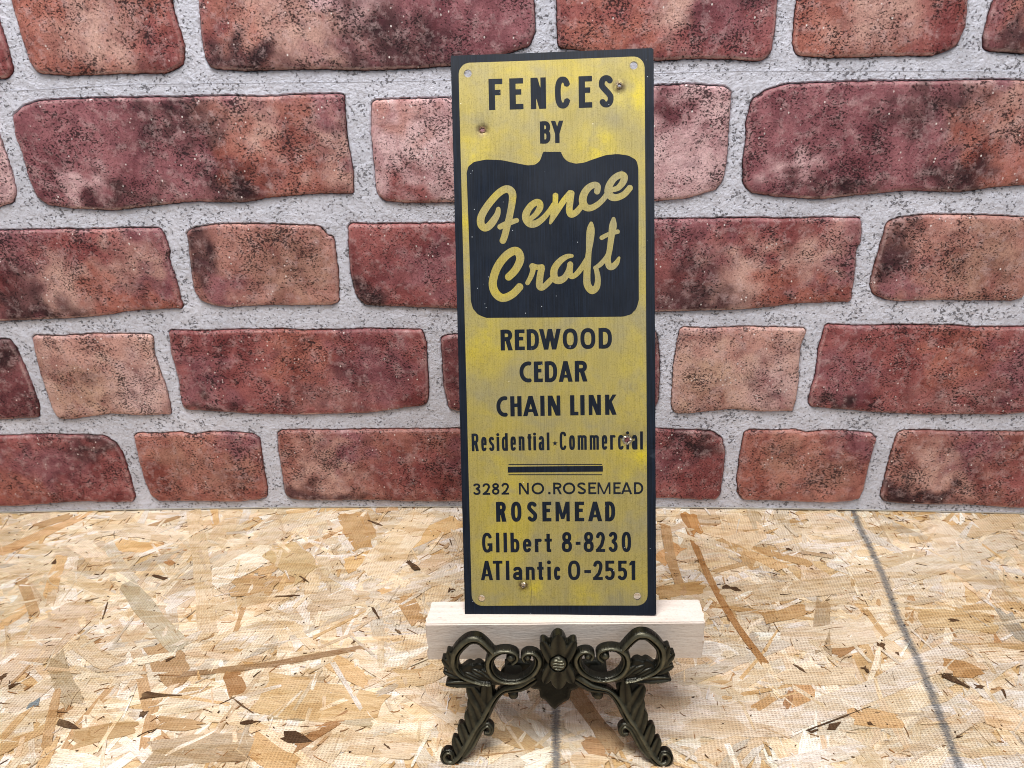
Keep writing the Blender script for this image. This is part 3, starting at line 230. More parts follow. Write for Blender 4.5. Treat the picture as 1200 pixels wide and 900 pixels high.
def mat_block():
    t = NT('pale_planed_wood'); v = t.tc.outputs['Object']
    g = t.noise(t.map(v, (26, 420, 420)), 1, 4, .65); p = t.noise(t.map(v, (330, 1100, 1100)), 1, 2, .5); n = t.noise(v, 55, 4, .6)
    c = t.mix(t.rng(g, .3, .7), s2l((214, 201, 191)), s2l((232, 222, 213)))
    c = t.mix(t.rng(n, .5, .75, 0, .4), c, s2l((232, 226, 220)))
    c = t.mix(t.rng(t.noise(t.map(v, (1, 1.5, 1.5)), 800, 3, .7), .45, .7, 0, .4), c, s2l((196, 182, 172)))
    c = t.mix(t.rng(p, .64, .76, 0, .4), c, s2l((150, 122, 100)))
    return t.fin(c, .6, 0, t.bump(t.mth('ADD', t.mth('MULTIPLY', g, .3), t.mth('MULTIPLY', p, -.6)), .0003, .7), .3)
# ------------------------------------------------------------------ 2D tools (all in mm)
def catmull(pts, n=8, closed=False):
    P = [np.array(p, float) for p in pts]; out = []
    N = len(P); rngi = range(N if closed else N - 1)
    for i in rngi:
        if closed: a, b, c, d = P[(i - 1) % N], P[i], P[(i + 1) % N], P[(i + 2) % N]
        else: a, b, c, d = P[max(i - 1, 0)], P[i], P[i + 1], P[min(i + 2, N - 1)]
        for k in range(n):
            t = k / n; out.append(.5 * ((2 * b) + (-a + c) * t + (2 * a - 5 * b + 4 * c - d) * t * t + (-a + 3 * b - 3 * c + d) * t ** 3))
    if not closed: out.append(P[-1])
    return np.array(out)
def resample(P, step, closed=True):
    P = np.array(P, float); Q = np.vstack([P, P[:1]]) if closed else P
    s = np.r_[0, np.cumsum(np.hypot(*np.diff(Q[:, :2], axis=0).T))]; n = max(4, int(s[-1] / step)); t = np.linspace(0, s[-1], n, endpoint=not closed)
    return np.stack([np.interp(t, s, Q[:, k]) for k in range(Q.shape[1])], 1)
def offset(P, d):
    a = np.roll(P, 1, 0); b = np.roll(P, -1, 0); t = b - a; t /= np.maximum(np.hypot(t[:, 0], t[:, 1]), 1e-9)[:, None]
    n = np.stack([-t[:, 1], t[:, 0]], 1); A = .5 * np.sum(P[:, 0] * b[:, 1] - b[:, 0] * P[:, 1])
    return P + n * (d if A > 0 else -d)          # positive d = inward
def inside(P, X, Y):
    r = np.zeros(X.shape, bool); x0, y0 = P[:, 0], P[:, 1]; x1, y1 = np.roll(x0, -1), np.roll(y0, -1)
    for a, b, c, d in zip(x0, y0, x1, y1):
        if b == d: continue
        k = (b > Y) != (d > Y); r ^= k & (X < (c - a) * (Y - b) / (d - b) + a)
    return r
def edge_dist(P, X, Y):
    best = np.full(X.shape, 1e9)
    for (a, b), (c, d) in zip(P, np.roll(P, -1, 0)):
        ex, ey = c - a, d - b; L = ex * ex + ey * ey + 1e-12; t = np.clip(((X - a) * ex + (Y - b) * ey) / L, 0, 1)
        best = np.minimum(best, np.hypot(X - a - t * ex, Y - b - t * ey))
    return best
def cdt(rings, extra, keep):
    """triangulate; rings are closed constraint loops, keep(cx, cy) says which triangles stay"""
    V = []; E = []
    for r_ in rings:
        k = len(V); V += [tuple(p) for p in r_]; E += [(k + i, k + (i + 1) % len(r_)) for i in range(len(r_))]
    V += [tuple(p) for p in extra]
    v, e, f, *_ = delaunay_2d_cdt([Vector(p) for p in V], E, [], 0, 1e-6)
    v = np.array([tuple(p) for p in v]); f = np.array([t for t in f if len(t) == 3])
    c = v[f].mean(1); return v, f[keep(c[:, 0], c[:, 1])]
def nz(x, y, s, k=0.): return noise.noise(Vector((x * s, y * s, k)))
# ---- signed fields on a grid
class Field:
    def __init__(s, x0, y0, x1, y1, st):
        s.x0, s.y0, s.st = x0, y0, st; s.nx = int((x1 - x0) / st) + 2; s.ny = int((y1 - y0) / st) + 2
        s.S = np.full((s.ny, s.nx), -1e3); s.H = np.zeros((s.ny, s.nx))
    def win(s, xa, ya, xb, yb):
        i0 = max(0, int((xa - s.x0) / s.st) - 1); i1 = min(s.nx, int((xb - s.x0) / s.st) + 3)
        j0 = max(0, int((ya - s.y0) / s.st) - 1); j1 = min(s.ny, int((yb - s.y0) / s.st) + 3)
        X, Y = np.meshgrid(s.x0 + np.arange(i0, i1) * s.st, s.y0 + np.arange(j0, j1) * s.st); return (slice(j0, j1), slice(i0, i1)), X, Y
    def poly(s, P):                                # convex polygon
        P = np.array(P, float); m = .5; w, X, Y = s.win(P[:, 0].min() - m, P[:, 1].min() - m, P[:, 0].max() + m, P[:, 1].max() + m)
        A = np.sum(P[:, 0] * np.roll(P[:, 1], -1) - np.roll(P[:, 0], -1) * P[:, 1]); sg = 1 if A > 0 else -1; S = np.full(X.shape, 1e3)
        for (a, b), (c, d) in zip(P, np.roll(P, -1, 0)):
            L = math.hypot(c - a, d - b)
            if L < 1e-6: continue
            S = np.minimum(S, sg * ((c - a) * (Y - b) - (d - b) * (X - a)) / L)
        s.S[w] = np.maximum(s.S[w], S)
    def disc(s, x, y, r):
        w, X, Y = s.win(x - r - .5, y - r - .5, x + r + .5, y + r + .5); s.S[w] = np.maximum(s.S[w], r - np.hypot(X - x, Y - y))
    def stroke(s, P, wd, roundcap=False):          # widths may vary
        n = len(P); W = np.full(n, wd, float) if np.isscalar(wd) else np.array(wd, float)
        for i in range(n - 1):
            (a, b), (c, d) = P[i][:2], P[i + 1][:2]; L = math.hypot(c - a, d - b)
            if L < 1e-6: continue
            tx, ty = (c - a) / L, (d - b) / L; h0, h1 = W[i] / 2, W[i + 1] / 2
            s.poly([(a - ty * h0, b + tx * h0), (a + ty * h0, b - tx * h0), (c + ty * h1, d - tx * h1), (c - ty * h1, d + tx * h1)])
            if i or roundcap: s.disc(a, b, h0)
        if roundcap: s.disc(P[-1][0], P[-1][1], W[-1] / 2)
    def flat(s, yoff, disp):
        """marching squares on S > 0: verts (x, y, z) with x,z in mm on the plate, y the height"""
        S = s.S; st = s.st; V = []; Fc = []; ins = S > 0
        cnt = ins[:-1, :-1].astype(int) + ins[:-1, 1:] + ins[1:, 1:] + ins[1:, :-1]
        def add(p): V.append(p); return len(V) - 1
        full = cnt == 4
        for j in range(full.shape[0]):
            row_ = full[j]
            if not row_.any(): continue
            d = np.diff(np.r_[0, row_.astype(int), 0]); a = np.where(d == 1)[0]; b = np.where(d == -1)[0]
            for i0, i1 in zip(a, b):
                y0 = s.y0 + j * st; x0 = s.x0 + i0 * st
                k0 = i0
                while k0 < i1:
                    k1 = min(i1, k0 + 12); xa = s.x0 + k0 * st; xb = s.x0 + k1 * st
                    Fc.append([add((xa, y0)), add((xb, y0)), add((xb, y0 + st)), add((xa, y0 + st))]); k0 = k1
        for j, i in zip(*np.where((cnt > 0) & (cnt < 4))):
            c = [(j, i), (j, i + 1), (j + 1, i + 1), (j + 1, i)]; poly = []
            for k in range(4):
                (ja, ia), (jb, ib) = c[k], c[(k + 1) % 4]; sa, sb = S[ja, ia], S[jb, ib]
                if sa > 0: poly.append((s.x0 + ia * st, s.y0 + ja * st))
                if (sa > 0) != (sb > 0):
                    t = sa / (sa - sb); poly.append((s.x0 + (ia + (ib - ia) * t) * st, s.y0 + (ja + (jb - ja) * t) * st))
            if len(poly) > 2: Fc.append([add(p) for p in poly])
        return [(x / 1000, (-yoff - disp(x, y)) / 1000, y / 1000) for x, y in V], Fc
    def soften(s, n=2):
        S = np.clip(s.S, -.8, .8)
        for _ in range(n): S = (S + np.roll(S, 1, 0) + np.roll(S, -1, 0) + np.roll(S, 1, 1) + np.roll(S, -1, 1)) / 5
        s.H = np.where((S > 0) & (s.S <= 0), .05, s.H); s.S = S
    def relief(s, T):
        """closed casting: front at height H, back at -T; returns verts (x, depth, y) in metres"""
        S = s.S; st = s.st; vid = {}; V = []; Hh = []
        def node(j, i):
            k = (j, i)
            if k not in vid: vid[k] = len(V); V.append((s.x0 + i * st, s.y0 + j * st)); Hh.append(s.H[j, i])
            return vid[k]
        def cross(a, b):
            k = (a, b) if a < b else (b, a)
            if k not in vid:
                (ja, ia), (jb, ib) = k; sa, sb = S[ja, ia], S[jb, ib]; t = min(.92, max(.08, sa / (sa - sb)))
                vid[k] = len(V); V.append((s.x0 + (ia + (ib - ia) * t) * st, s.y0 + (ja + (jb - ja) * t) * st))
                Hh.append(s.H[ja, ia] if sa > 0 else s.H[jb, ib])
            return vid[k]
        ins = S > 0; cnt = ins[:-1, :-1].astype(int) + ins[:-1, 1:] + ins[1:, 1:] + ins[1:, :-1]; Fc = []; bd = []
        for j, i in zip(*np.where(cnt > 0)):
            c = [(j, i), (j, i + 1), (j + 1, i + 1), (j + 1, i)]; poly = []; cr = []
            for k in range(4):
                a, b = c[k], c[(k + 1) % 4]
                if ins[a]: poly.append(node(*a))
                if ins[a] != ins[b]: q_ = cross(a, b); poly.append(q_); cr.append((q_, ins[a], len(poly) - 1))
            if len(poly) < 3: continue
            Fc.append(poly); m = len(poly)
            for q_, out_, pos in cr:               # leaving the inside: the next vertex is the re-entry
                if out_: bd.append((q_, poly[(pos + 1) % m]))
        nb = {}
        for a, b in bd: nb.setdefault(a, []).append(b); nb.setdefault(b, []).append(a)
        W = np.array(V); ks = [k for k, v in nb.items() if len(v) == 2]; na = np.array([nb[k][0] for k in ks]); nc = np.array([nb[k][1] for k in ks]); ks = np.array(ks)
        for _ in range(7): W[ks] = W[ks] * .5 + (W[na] + W[nc]) * .25
        V = [tuple(p) for p in W]
        n = len(V); A = [(x / 1000, -h / 1000, y / 1000) for (x, y), h in zip(V, Hh)]; B = [(x / 1000, T / 1000, y / 1000) for x, y in V]
        F_ = list(Fc) + [[n + i for i in reversed(f)] for f in Fc] + [[b, a, n + a, n + b] for a, b in bd]
        return A + B, F_
    # carving primitives that add height
    def put(s, w, S, H):
        m = (S > 0) & ((H > s.H[w]) | (s.S[w] <= 0)); s.H[w] = np.where(m, H, s.H[w]); s.S[w] = np.maximum(s.S[w], S)
    def band(s, path, H, groove=.5, q0=0., n=10, flip=1):
        P = catmull([p for p in path], n); P = resample(P, .25, False); r = P[:, 2] / 2
        m = r.max() + .6; w, X, Y = s.win(P[:, 0].min() - m, P[:, 1].min() - m, P[:, 0].max() + m, P[:, 1].max() + m)
        bs = np.full(X.shape, -1e3); bq = np.zeros(X.shape); T = np.gradient(P[:, :2], axis=0); T /= np.hypot(T[:, 0], T[:, 1])[:, None] + 1e-9
        for (x, y, _), rr, (tx, ty) in zip(P, r, T):
            i0 = max(0, int((x - m - X[0, 0]) / s.st)); i1 = int((x + m - X[0, 0]) / s.st) + 2; j0 = max(0, int((y - m - Y[0, 0]) / s.st)); j1 = int((y + m - Y[0, 0]) / s.st) + 2
            xx, yy = X[j0:j1, i0:i1] - x, Y[j0:j1, i0:i1] - y; S = rr - np.hypot(xx, yy); k = S > bs[j0:j1, i0:i1]
            bs[j0:j1, i0:i1] = np.where(k, S, bs[j0:j1, i0:i1]); bq[j0:j1, i0:i1] = np.where(k, flip * (tx * yy - ty * xx) / rr, bq[j0:j1, i0:i1])
        q = np.clip(bq, -1, 1); h = H * (np.sqrt(np.clip(1 - q * q, 0, 1)) ** .7) * np.clip(bs * 3, 0, 1) ** .5
        h = h * np.where(q > q0, .72, 1.) - H * groove * np.exp(-((q - q0) / .13) ** 2) + .12 * H
        s.put(w, bs, np.maximum(h, .02))
    def leaf(s, b, t, wd, H, rim=.3):
        b = np.array(b); t = np.array(t); L = np.hypot(*(t - b)); d = (t - b) / L; m = wd
        w, X, Y = s.win(min(b[0], t[0]) - m, min(b[1], t[1]) - m, max(b[0], t[0]) + m, max(b[1], t[1]) + m)
        u = ((X - b[0]) * d[0] + (Y - b[1]) * d[1]) / L; v = -(X - b[0]) * d[1] + (Y - b[1]) * d[0]
        uu = np.clip(u, 0, 1); hw = wd / 2 * np.sqrt(np.clip(np.sin(np.pi * np.clip(.2 + .8 * uu ** 1.3, 0, 1)), 0, 1)) ** .85 + 1e-4
        S = np.where((u > 0) & (u < 1), hw - abs(v), -np.hypot(np.where(u < 0, u, u - 1) * L, v)) ; S = np.where((u <= 0) | (u >= 1), np.minimum(S, -1e-3), S)
        q = np.clip(v / hw, -1, 1)
        h = H * (.45 + .55 * np.sin(np.pi * (.15 + .6 * uu))) * ((1 - q * q) ** .4 * (1 - .42 * np.exp(-(q / .2) ** 2) - .15 * np.exp(-((abs(q) - .5) / .12) ** 2)) if rim < .5 else (1 - q ** 6) ** .6 * (.60 + .40 * abs(q) ** 1.4) * (1 - rim * .28 * np.exp(-(q / .13) ** 2)))
        s.put(w, S, np.maximum(h, .02))
    def web(s, P, H):
        P = np.array(P); P = resample(catmull(P, 4, True), .8); w, X, Y = s.win(P[:, 0].min() - 1, P[:, 1].min() - 1, P[:, 0].max() + 1, P[:, 1].max() + 1)
        i = inside(P, X, Y); d = edge_dist(P, X, Y); s.put(w, np.where(i, d, -d), H * np.clip(d / .8, 0.05, 1) ** .5)
# ------------------------------------------------------------------ glyphs (upright lettering)
def arc(cx, cy, rx, ry, a0, a1, n=18, p=2.35):
    o = []
    for k in range(n + 1):
        a = R(a0 + (a1 - a0) * k / n); c, s_ = math.cos(a), math.sin(a)
        o.append((cx + rx * math.copysign(abs(c) ** (2 / p), c), cy + ry * math.copysign(abs(s_) ** (2 / p), s_)))
    return o
def glyph(F_, ch, x, y, w, h, t, style):
    wide = style == 'w'; e = t / 2; th = t * (.95 if wide else .84); f = th / 2; P = 2.05 if wide else 2.5
    rect = lambda a, b, c, d: F_.poly([(x + a, y + b), (x + c, y + b), (x + c, y + d), (x + a, y + d)])
    quad = lambda *q: F_.poly([(x + a, y + b) for a, b in q])
    st = lambda pts, tt=None: F_.stroke([(x + a, y + b) for a, b in pts], tt or (t + th) / 2)
    xh = h * (.8 if style == 'n' else .68)
    if style == 'n': P = 3.2
    def oval(a, b, c, d, a0=0, a1=360): return arc((a + c) / 2, (b + d) / 2, (c - a) / 2 - e, (d - b) / 2 - f, a0, a1, 32, P)
    ring = lambda a, b, c, d: (st(oval(a, b, c, d)), F_.disc(x + c - e, y + (b + d) / 2, (t + th) / 4))
    cap = ch
    if ch in 'FEL':
        rect(0, 0, t, h)
        if ch in 'FE': rect(0, h - th, w, h); rect(0, h * .47, w * .86, h * .47 + th)
        if ch in 'EL': rect(0, 0, w, th)
    elif ch == 'H': rect(0, 0, t, h); rect(w - t, 0, w, h); rect(0, h * .46, w, h * .46 + th)
    elif ch == 'I' or ch == 'l':
        c = w / 2; rect(c - e, 0, c + e, h)
    elif ch == 'T': rect(0, h - th, w, h); rect(w / 2 - e, 0, w / 2 + e, h)
    elif ch == 'N': k = t * .86; rect(0, 0, k, h); rect(w - k, 0, w, h); quad((0, h), (t * 1.1, h), (w, 0), (w - t * 1.1, 0))
    elif ch == 'M':
        k = t * .82; rect(0, 0, k, h); rect(w - k, 0, w, h); z = .12 * h if not wide else 0
        quad((0, h), (t * .98, h), (w / 2 + t * .38, z), (w / 2 - t * .38, z)); quad((w, h), (w - t * .98, h), (w / 2 - t * .38, z), (w / 2 + t * .38, z))
    elif ch == 'W':
        k = t * .5
        for a, b, c, d in ((.0, h, .27, 0), (.27, 0, .5, h), (.5, h, .73, 0), (.73, 0, 1., h)):
            xa = k + a * (w - 2 * k); xb = k + c * (w - 2 * k); quad((xa - k, b), (xa + k, b), (xb + k, d), (xb - k, d))
    elif ch == 'A':
        k = t * 1.02; quad((0, 0), (k, 0), (w / 2 + k * .48, h), (w / 2 - k * .48, h)); quad((w, 0), (w - k, 0), (w / 2 - k * .48, h), (w / 2 + k * .48, h)); rect(w * .2, h * .2, w * .8, h * .2 + th * .8)
    elif ch == 'Y': k = t * 1.0; quad((0, h), (k, h), (w / 2 + k / 2, h * .42), (w / 2 - k / 2, h * .42)); quad((w, h), (w - k, h), (w / 2 - k / 2, h * .42), (w / 2 + k / 2, h * .42)); rect(w / 2 - e, 0, w / 2 + e, h * .46)
    elif ch == 'K': k = t * 1.05; rect(0, 0, t, h); quad((t * .6, h * .34), (t * .6, h * .58), (w - k * .9, h), (w, h)); quad((t * .7, h * .44), (t * 1.5, h * .68), (w, 0), (w - k, 0))
    elif ch == 'D': rect(0, 0, t, h); st([(e, h - f), (w * .38, h - f)] + arc(w * .38, h / 2, w * .62 - e, h / 2 - f, 88, -88, 24, P) + [(w * .38, f), (e, f)])
    elif ch in 'RBP':
        rect(0, 0, t, h); m = h * .46; st([(e, h - f), (w * .45, h - f)] + arc(w * .45, (h + m) / 2, w * .53 - e, (h - m) / 2 - f, 88, -88, 16, P) + [(w * .45, m + f), (e, m + f)])
        if ch == 'R': k = t * 1.06; quad((w * .34, m + th * .8), (w * .34 + k, m + th * .8), (w, 0), (w - k, 0))
        if ch == 'B': m2 = m + th; st([(e, m2 - f), (w * .45, m2 - f)] + arc(w * .45, m2 / 2, w * .55 - e, m2 / 2 - f, 88, -88, 16, P) + [(w * .45, f), (e, f)])
    elif ch in 'OQ0': ring(0, 0, w, h)
    elif ch == 'C' and style == 'b': st(arc(w * .80, h / 2, w * .80 - e, h / 2 - f, 76, 284, 32, 2.1))
    elif ch == 'C': st(oval(0, 0, w, h, 38 if wide else 28, 322 if wide else 332))
    elif ch == 'G': st(oval(0, 0, w, h, 28, 345)); rect(w - t, h * .06, w, h * .47); rect(w * .52, h * .47 - th * .9, w, h * .47)
    elif ch in 'Ss':
        H_ = h if ch == 'S' else xh; r1, r2 = (H_ * .52) / 2, (H_ * .56) / 2
        top = arc(w / 2, H_ - r1 - 0, w / 2 - e, r1 - f, 22, 200, 16, 2.2); bot = arc(w / 2, r2, w / 2 - e, r2 - f, 20, -158, 16, 2.2)
        st(top + [(w * .34, H_ * .60), (w * .66, H_ * .43)] + bot)
    elif ch == '8': ring(w * .05, h * .50, w * .95, h); ring(0, 0, w, h * .57)
    elif ch == '3': st(arc(w * .5, h * .75, w * .47 - e, h * .25 - f, 165, -85, 18, 2.2)); st(arc(w * .5, h * .28, w * .5 - e, h * .28 - f, 85, -165, 18, 2.2)); rect(w * .36, h * .46, w * .6, h * .46 + th)
    elif ch == '2': st(arc(w / 2, h * .70, w / 2 - e, h * .30 - f, 175, -28, 18, 2.2) + [(w * .62, h * .34), (w * .22, f * 1.3)]); rect(0, 0, w, th); quad((0, 0), (t, 0), (w * .4, h * .24), (w * .22, h * .24))
    elif ch == '5': rect(w * .06, h - th, w * .94, h); rect(w * .06, h * .45, w * .06 + t * .9, h); st([(w * .12, h * .52)] + arc(w * .46, h * .32, w * .54 - e, h * .32 - f, 100, -150, 20, 2.2))
    elif ch == '1': rect(w - t, 0, w, h); quad((w - t, h), (w - t, h * .78), (0, h * .74), (0, h * .86))
    elif ch == '-': rect(0, h * .36, w, h * .36 + th * 1.0)
    elif ch == '.': F_.disc(x + w / 2, y + t * .6, t * .62)
    elif ch == 'i': rect(w / 2 - e, 0, w / 2 + e, xh); F_.disc(x + w / 2, y + h - t * .52, t * .56)
    elif ch == 't': rect(w * .5 - e, t * .3, w * .5 + e, h * .93); rect(0, xh - th, w, xh); rect(w * .5, 0, w * .9, th); F_.disc(x + w * .5, y + e, e)
    elif ch == 'n' or ch == 'r':
        rect(0, 0, t, xh)
        if ch == 'n': st(arc(w / 2, xh - (w / 2) * .8, w / 2 - e, w / 2 * .8 - f, 170, 0, 14, 2.3) + [(w - e, 0)])
        else: st(arc(w * .62, xh - w * .5, w * .62 - e, w * .5 - f, 165, 55, 10, 2.2))
    elif ch == 'm':
        k = t * .92; rect(0, 0, k, xh)
        for a in (0, (w - k) / 2): b = a + (w - k) / 2 + k; st([(x_, y_) for x_, y_ in arc((a + b) / 2, xh - (b - a) * .4, (b - a) / 2 - k / 2, (b - a) * .4 - f, 170, 0, 12, 2.3)] + [(b - k / 2, 0)], k)
    elif ch == 'o': ring(0, 0, w, xh)
    elif ch == 'c': st(oval(0, 0, w, xh, 32, 328))
    elif ch == 'e': st(oval(0, 0, w, xh, 2, 325)); rect(t * .6, xh * .42, w - t * .1, xh * .42 + th * .85)
    elif ch == 'a': rect(w - t, 0, w, xh * .72); st(arc(w / 2, xh * .68, w / 2 - e, xh * .32 - f, 160, 0, 12, 2.3)); st(oval(0, 0, w, xh * .60, 20, 350))
    elif ch in 'bd':
        if ch == 'b': rect(0, 0, t, h)
        else: rect(w - t, 0, w, h)
        ring(0, 0, w, xh)
M_BR, M_MO = mat_brick(), mat_mortar()
M_FOAM = mat_plain('panel_core', (120, 116, 120), .9)
M_EDGE = mat_plain('panel_edge', (196, 192, 184), .8)
M_ST = mat_strand(); M_GOLD, M_BLACK, M_BRONZE, M_BLOCK = mat_gold(), mat_black(), mat_bronze(), mat_block()
M_RUST = mat_plain('rusty_metal', (112, 84, 62), .6, .5); M_WORN = mat_plain('worn_hole_edge', (150, 140, 104), .5, .4); M_BRIGHT = mat_plain('torn_bright_metal', (196, 186, 170), .35, .9)
# ------------------------------------------------------------------ setting: wooden worktop
def slab(name, x0, x1, y0, y1, z0, z1, mat, parent=None, bev=.0):
    bm = bmesh.new(); bmesh.ops.create_cube(bm, size=1)
    for v in bm.verts: v.co = Vector(((x0 + x1) / 2 + v.co.x * (x1 - x0), (y0 + y1) / 2 + v.co.y * (y1 - y0), (z0 + z1) / 2 + v.co.z * (z1 - z0)))
    if bev: bmesh.ops.bevel(bm, geom=bm.edges[:], offset=bev, segments=2, affect='EDGES')
    me = bpy.data.meshes.new(name); bm.to_mesh(me); bm.free(); me.materials.append(mat)
    o = bpy.data.objects.new(name, me); COL.objects.link(o)
    if parent: o.parent = parent
    return o
M_CORE = mat_strand(True)
table = slab('tabletop', -.75, .75, -.12, .56, -.0185, -.0013, M_CORE); tag(table, kind='structure')
def strand_mesh(pts, w, col, z, tilt=0., seed=0, rag=1.):
    rg = random.Random(seed); P = np.array(pts, float); L = np.hypot(*np.diff(P, axis=0).T).sum()
    n = max(3, min(11, int(L / 4.2))); P = resample(P, L / n, False); n = len(P)
    T = np.gradient(P, axis=0); T /= np.hypot(T[:, 0], T[:, 1])[:, None] + 1e-9; N = np.stack([-T[:, 1], T[:, 0]], 1)
    V = []; U = []; f = []; u0 = rg.random() * 900; v0 = rg.random() * 900; th = .0002 + .0002 * rg.random()
    cv = rg.uniform(-.08, .08) * w; taper = rg.choice((0, 0, .25, .5)) if w > 1.5 and rag < 4 else .8
    A5 = (-1, -.45, .1, .55, 1) if w > 3 else (-1, 0, 1); c5 = len(A5)
    for i in range(n):
        s = i / (n - 1); ww = w / 2 * (1 + rg.uniform(-.13, .13) * rag) * (1 - taper * (s if rg.random() < .9 else .5) ** 3)
        end = (i == 0 or i == n - 1); js = [(rg.uniform(-.42, .42) * min(w, 7) if end else 0) for _ in A5]
        for k, a in enumerate(A5):
            q = P[i] + N[i] * (a * ww + cv * math.sin(math.pi * s)) + T[i] * js[k]
            V.append((q[0] / 1000, q[1] / 1000, z + tilt * a * w / 2000)); U.append((u0 + i * L / n / 1000, v0 + a * ww / 1000))
    m = len(V); V += [(x, y, zz - th - .0002) for x, y, zz in V]; U += U; l = c5 - 1
    for i in range(n - 1):
        a = i * c5
        for k in range(l): f.append((a + k, a + c5 + k, a + c5 + k + 1, a + k + 1))
        f += [(a, m + a, m + a + c5, a + c5), (a + l, a + c5 + l, m + a + c5 + l, m + a + l)]
    for k in range(l): f += [(k, k + 1, m + k + 1, m + k), (m - c5 + k, m + m - c5 + k, m + m - c5 + k + 1, m - c5 + k + 1)]
    f = [tuple(reversed(q)) for q in f]
    big = sum(col) > 570; col = tuple(v + (235 - v) * (.15 if big else .05 if sum(col) > 330 else 0) for v in col); col = (col[0], col[1], col[2] + (col[0] - col[2]) * (.12 if big else 0))
    hue = rg.uniform(-.07, .07); c = s2l(tuple(min(250, max(0, v * (1 + hue))) for v in col)); return V, f, [c] * len(V), U
PAL = [((242, 234, 216), 6), ((236, 222, 188), 8), ((232, 212, 168), 8), ((222, 198, 156), 4), ((210, 178, 130), 1.6), ((194, 160, 118), .6), ((212, 200, 174), 2.4), ((180, 138, 94), .2)]
def in_view(x, y):
    t = (y - 240) / 240; return 235 < y < 480 and (-285 - 155 * t) < x < (250 + 125 * t)
nstr = 0
cand = []
for i in range(7600):
    x = rng.uniform(-700, 700); y = rng.uniform(0, 520)
    if not in_view(x, y) and rng.random() < .45: continue
    L = rng.gamma(4, 10) + 10; w = min(18, rng.gamma(2.2, 3.0) + 1.4); a = rng.choice([R(24), R(-62), R(0), R(80)], p=[.38, .22, .2, .2]) + rng.normal(0, .34)
    dx, dy = math.cos(a) * L / 2, math.sin(a) * L / 2
    bend = rng.normal(0, L * .03); cand.append((L * w, [(x - dx, y - dy), (x - dy / L * bend * 2, y + dx / L * bend * 2), (x + dx, y + dy)], w, PAL[rng.choice(len(PAL), p=np.array([p for _, p in PAL]) / sum(p for _, p in PAL))][0], in_view(x, y)))
vis = sorted([c for c in cand if c[4]], key=lambda c: -c[0]); single = vis[:300 - len(STRANDS)]; sid = set(id(c) for c in single)
BV, BF, BC, BU = [], [], [], []
def addb(m):
    global BV, BF, BC, BU
    k = len(BV); BV += m[0]; BF += [tuple(k + i for i in f) for f in m[1]]; BC += m[2]; BU += m[3]
def place_strand(name, m, parent):
    c = np.array(m[0]).mean(0); o = link(name, [tuple(np.array(v) - c) for v in m[0]], m[1], M_ST, parent, False, m[2], m[3]); o.location = tuple(c); return o
for k, (A, pts, w, col, iv) in enumerate(cand):
    z = -.00115 + .0009 * rng.random() ** 1.1; m = strand_mesh(pts, w, col, z - (.0001 if A > 250 else 0), rng.normal(0, .03), k)
    if id(cand[k]) in sid: place_strand('wood_strand', m, table)
    else: addb(m)
for k, (pts, w, col) in enumerate(STRANDS):
    if len(pts) == 2: a, b = np.array(pts[0]), np.array(pts[1]); d = b - a; mid = (a + b) / 2 + np.array([-d[1], d[0]]) * random.uniform(-.03, .03); pts = [tuple(a), tuple(mid), tuple(b)]
    place_strand('wood_strand', strand_mesh(pts, w, col, -.00022 + .0002 * random.random(), random.gauss(0, .008), 9000 + k, .8), table)
for k in range(900):                                 # shorter flakes that lie on top
    x = rng.uniform(-480, 440); y = rng.uniform(200, 485); L = rng.gamma(2, 5) + 4; w = rng.gamma(2, .8) + .5; a = rng.choice([R(24), R(-62), R(80)]) + rng.normal(0, .5)
    col = PAL[rng.choice(len(PAL), p=np.array([p for _, p in PAL]) / sum(p for _, p in PAL))][0]
    addb(strand_mesh([(x, y), (x + math.cos(a) * L, y + math.sin(a) * L)], w, col, -.00016 + .0002 * rng.random(), rng.normal(0, .05), 20000 + k))
tag(link('strand_layer', BV, BF, M_ST, table, False, BC, BU), kind='stuff')
BV, BF, BC, BU = [], [], [], []
for k in range(2500):                                 # hair-like fibres and dark flecks
    x = rng.uniform(-480, 440); y = rng.uniform(200, 485); L = rng.gamma(1.4, 1.7) + .6; w = rng.uniform(.12, .45); a = rng.choice([R(24), R(-62), R(80), R(0)]) + rng.normal(0, .6); bn = rng.normal(0, L * .08)
    col = [(120, 88, 58), (84, 62, 44), (176, 128, 80), (250, 240, 220), (150, 112, 76)][rng.choice(5, p=[.22, .16, .24, .22, .16])]
    if rng.random() < .12: L, w = rng.uniform(.6, 1.6), rng.uniform(.4, .9); col = (70, 50, 36)
    addb(strand_mesh([(x, y), (x + math.cos(a) * L / 2 - math.sin(a) * bn, y + math.sin(a) * L / 2 + math.cos(a) * bn), (x + math.cos(a) * L, y + math.sin(a) * L)], w, col, .00008 + .0001 * rng.random(), 0, 40000 + k))
tag(link('wood_fibre', BV, BF, M_ST, table, False, BC, BU), kind='stuff')
for k, (pts, w, col) in enumerate(CHIPS): place_strand('bark_chip', strand_mesh(pts, max(w * .72, .6), col, .00018, random.gauss(0, .04), 60000 + k, 5.), table)
# ------------------------------------------------------------------ the brick-faced wall
D, BB, X0 = WALL['D'], WALL['b'], WALL['x0']
def wpt(x, z, proud): return (x, D - BB * (x - X0) ** 2 - proud, z)
wall = tag(empty('brick_wall', (0, D, 0)), 'red brick patterned wall panel with pale grey mortar standing behind the worktop', 'wall')
XL, XR, ZT = -.64, .64, .545
c_or, c_tan, c_mv, c_dk, c_pk, c_rd = (172, 90, 70), (204, 160, 146), (142, 76, 90), (56, 24, 38), (222, 184, 188), (150, 64, 66)
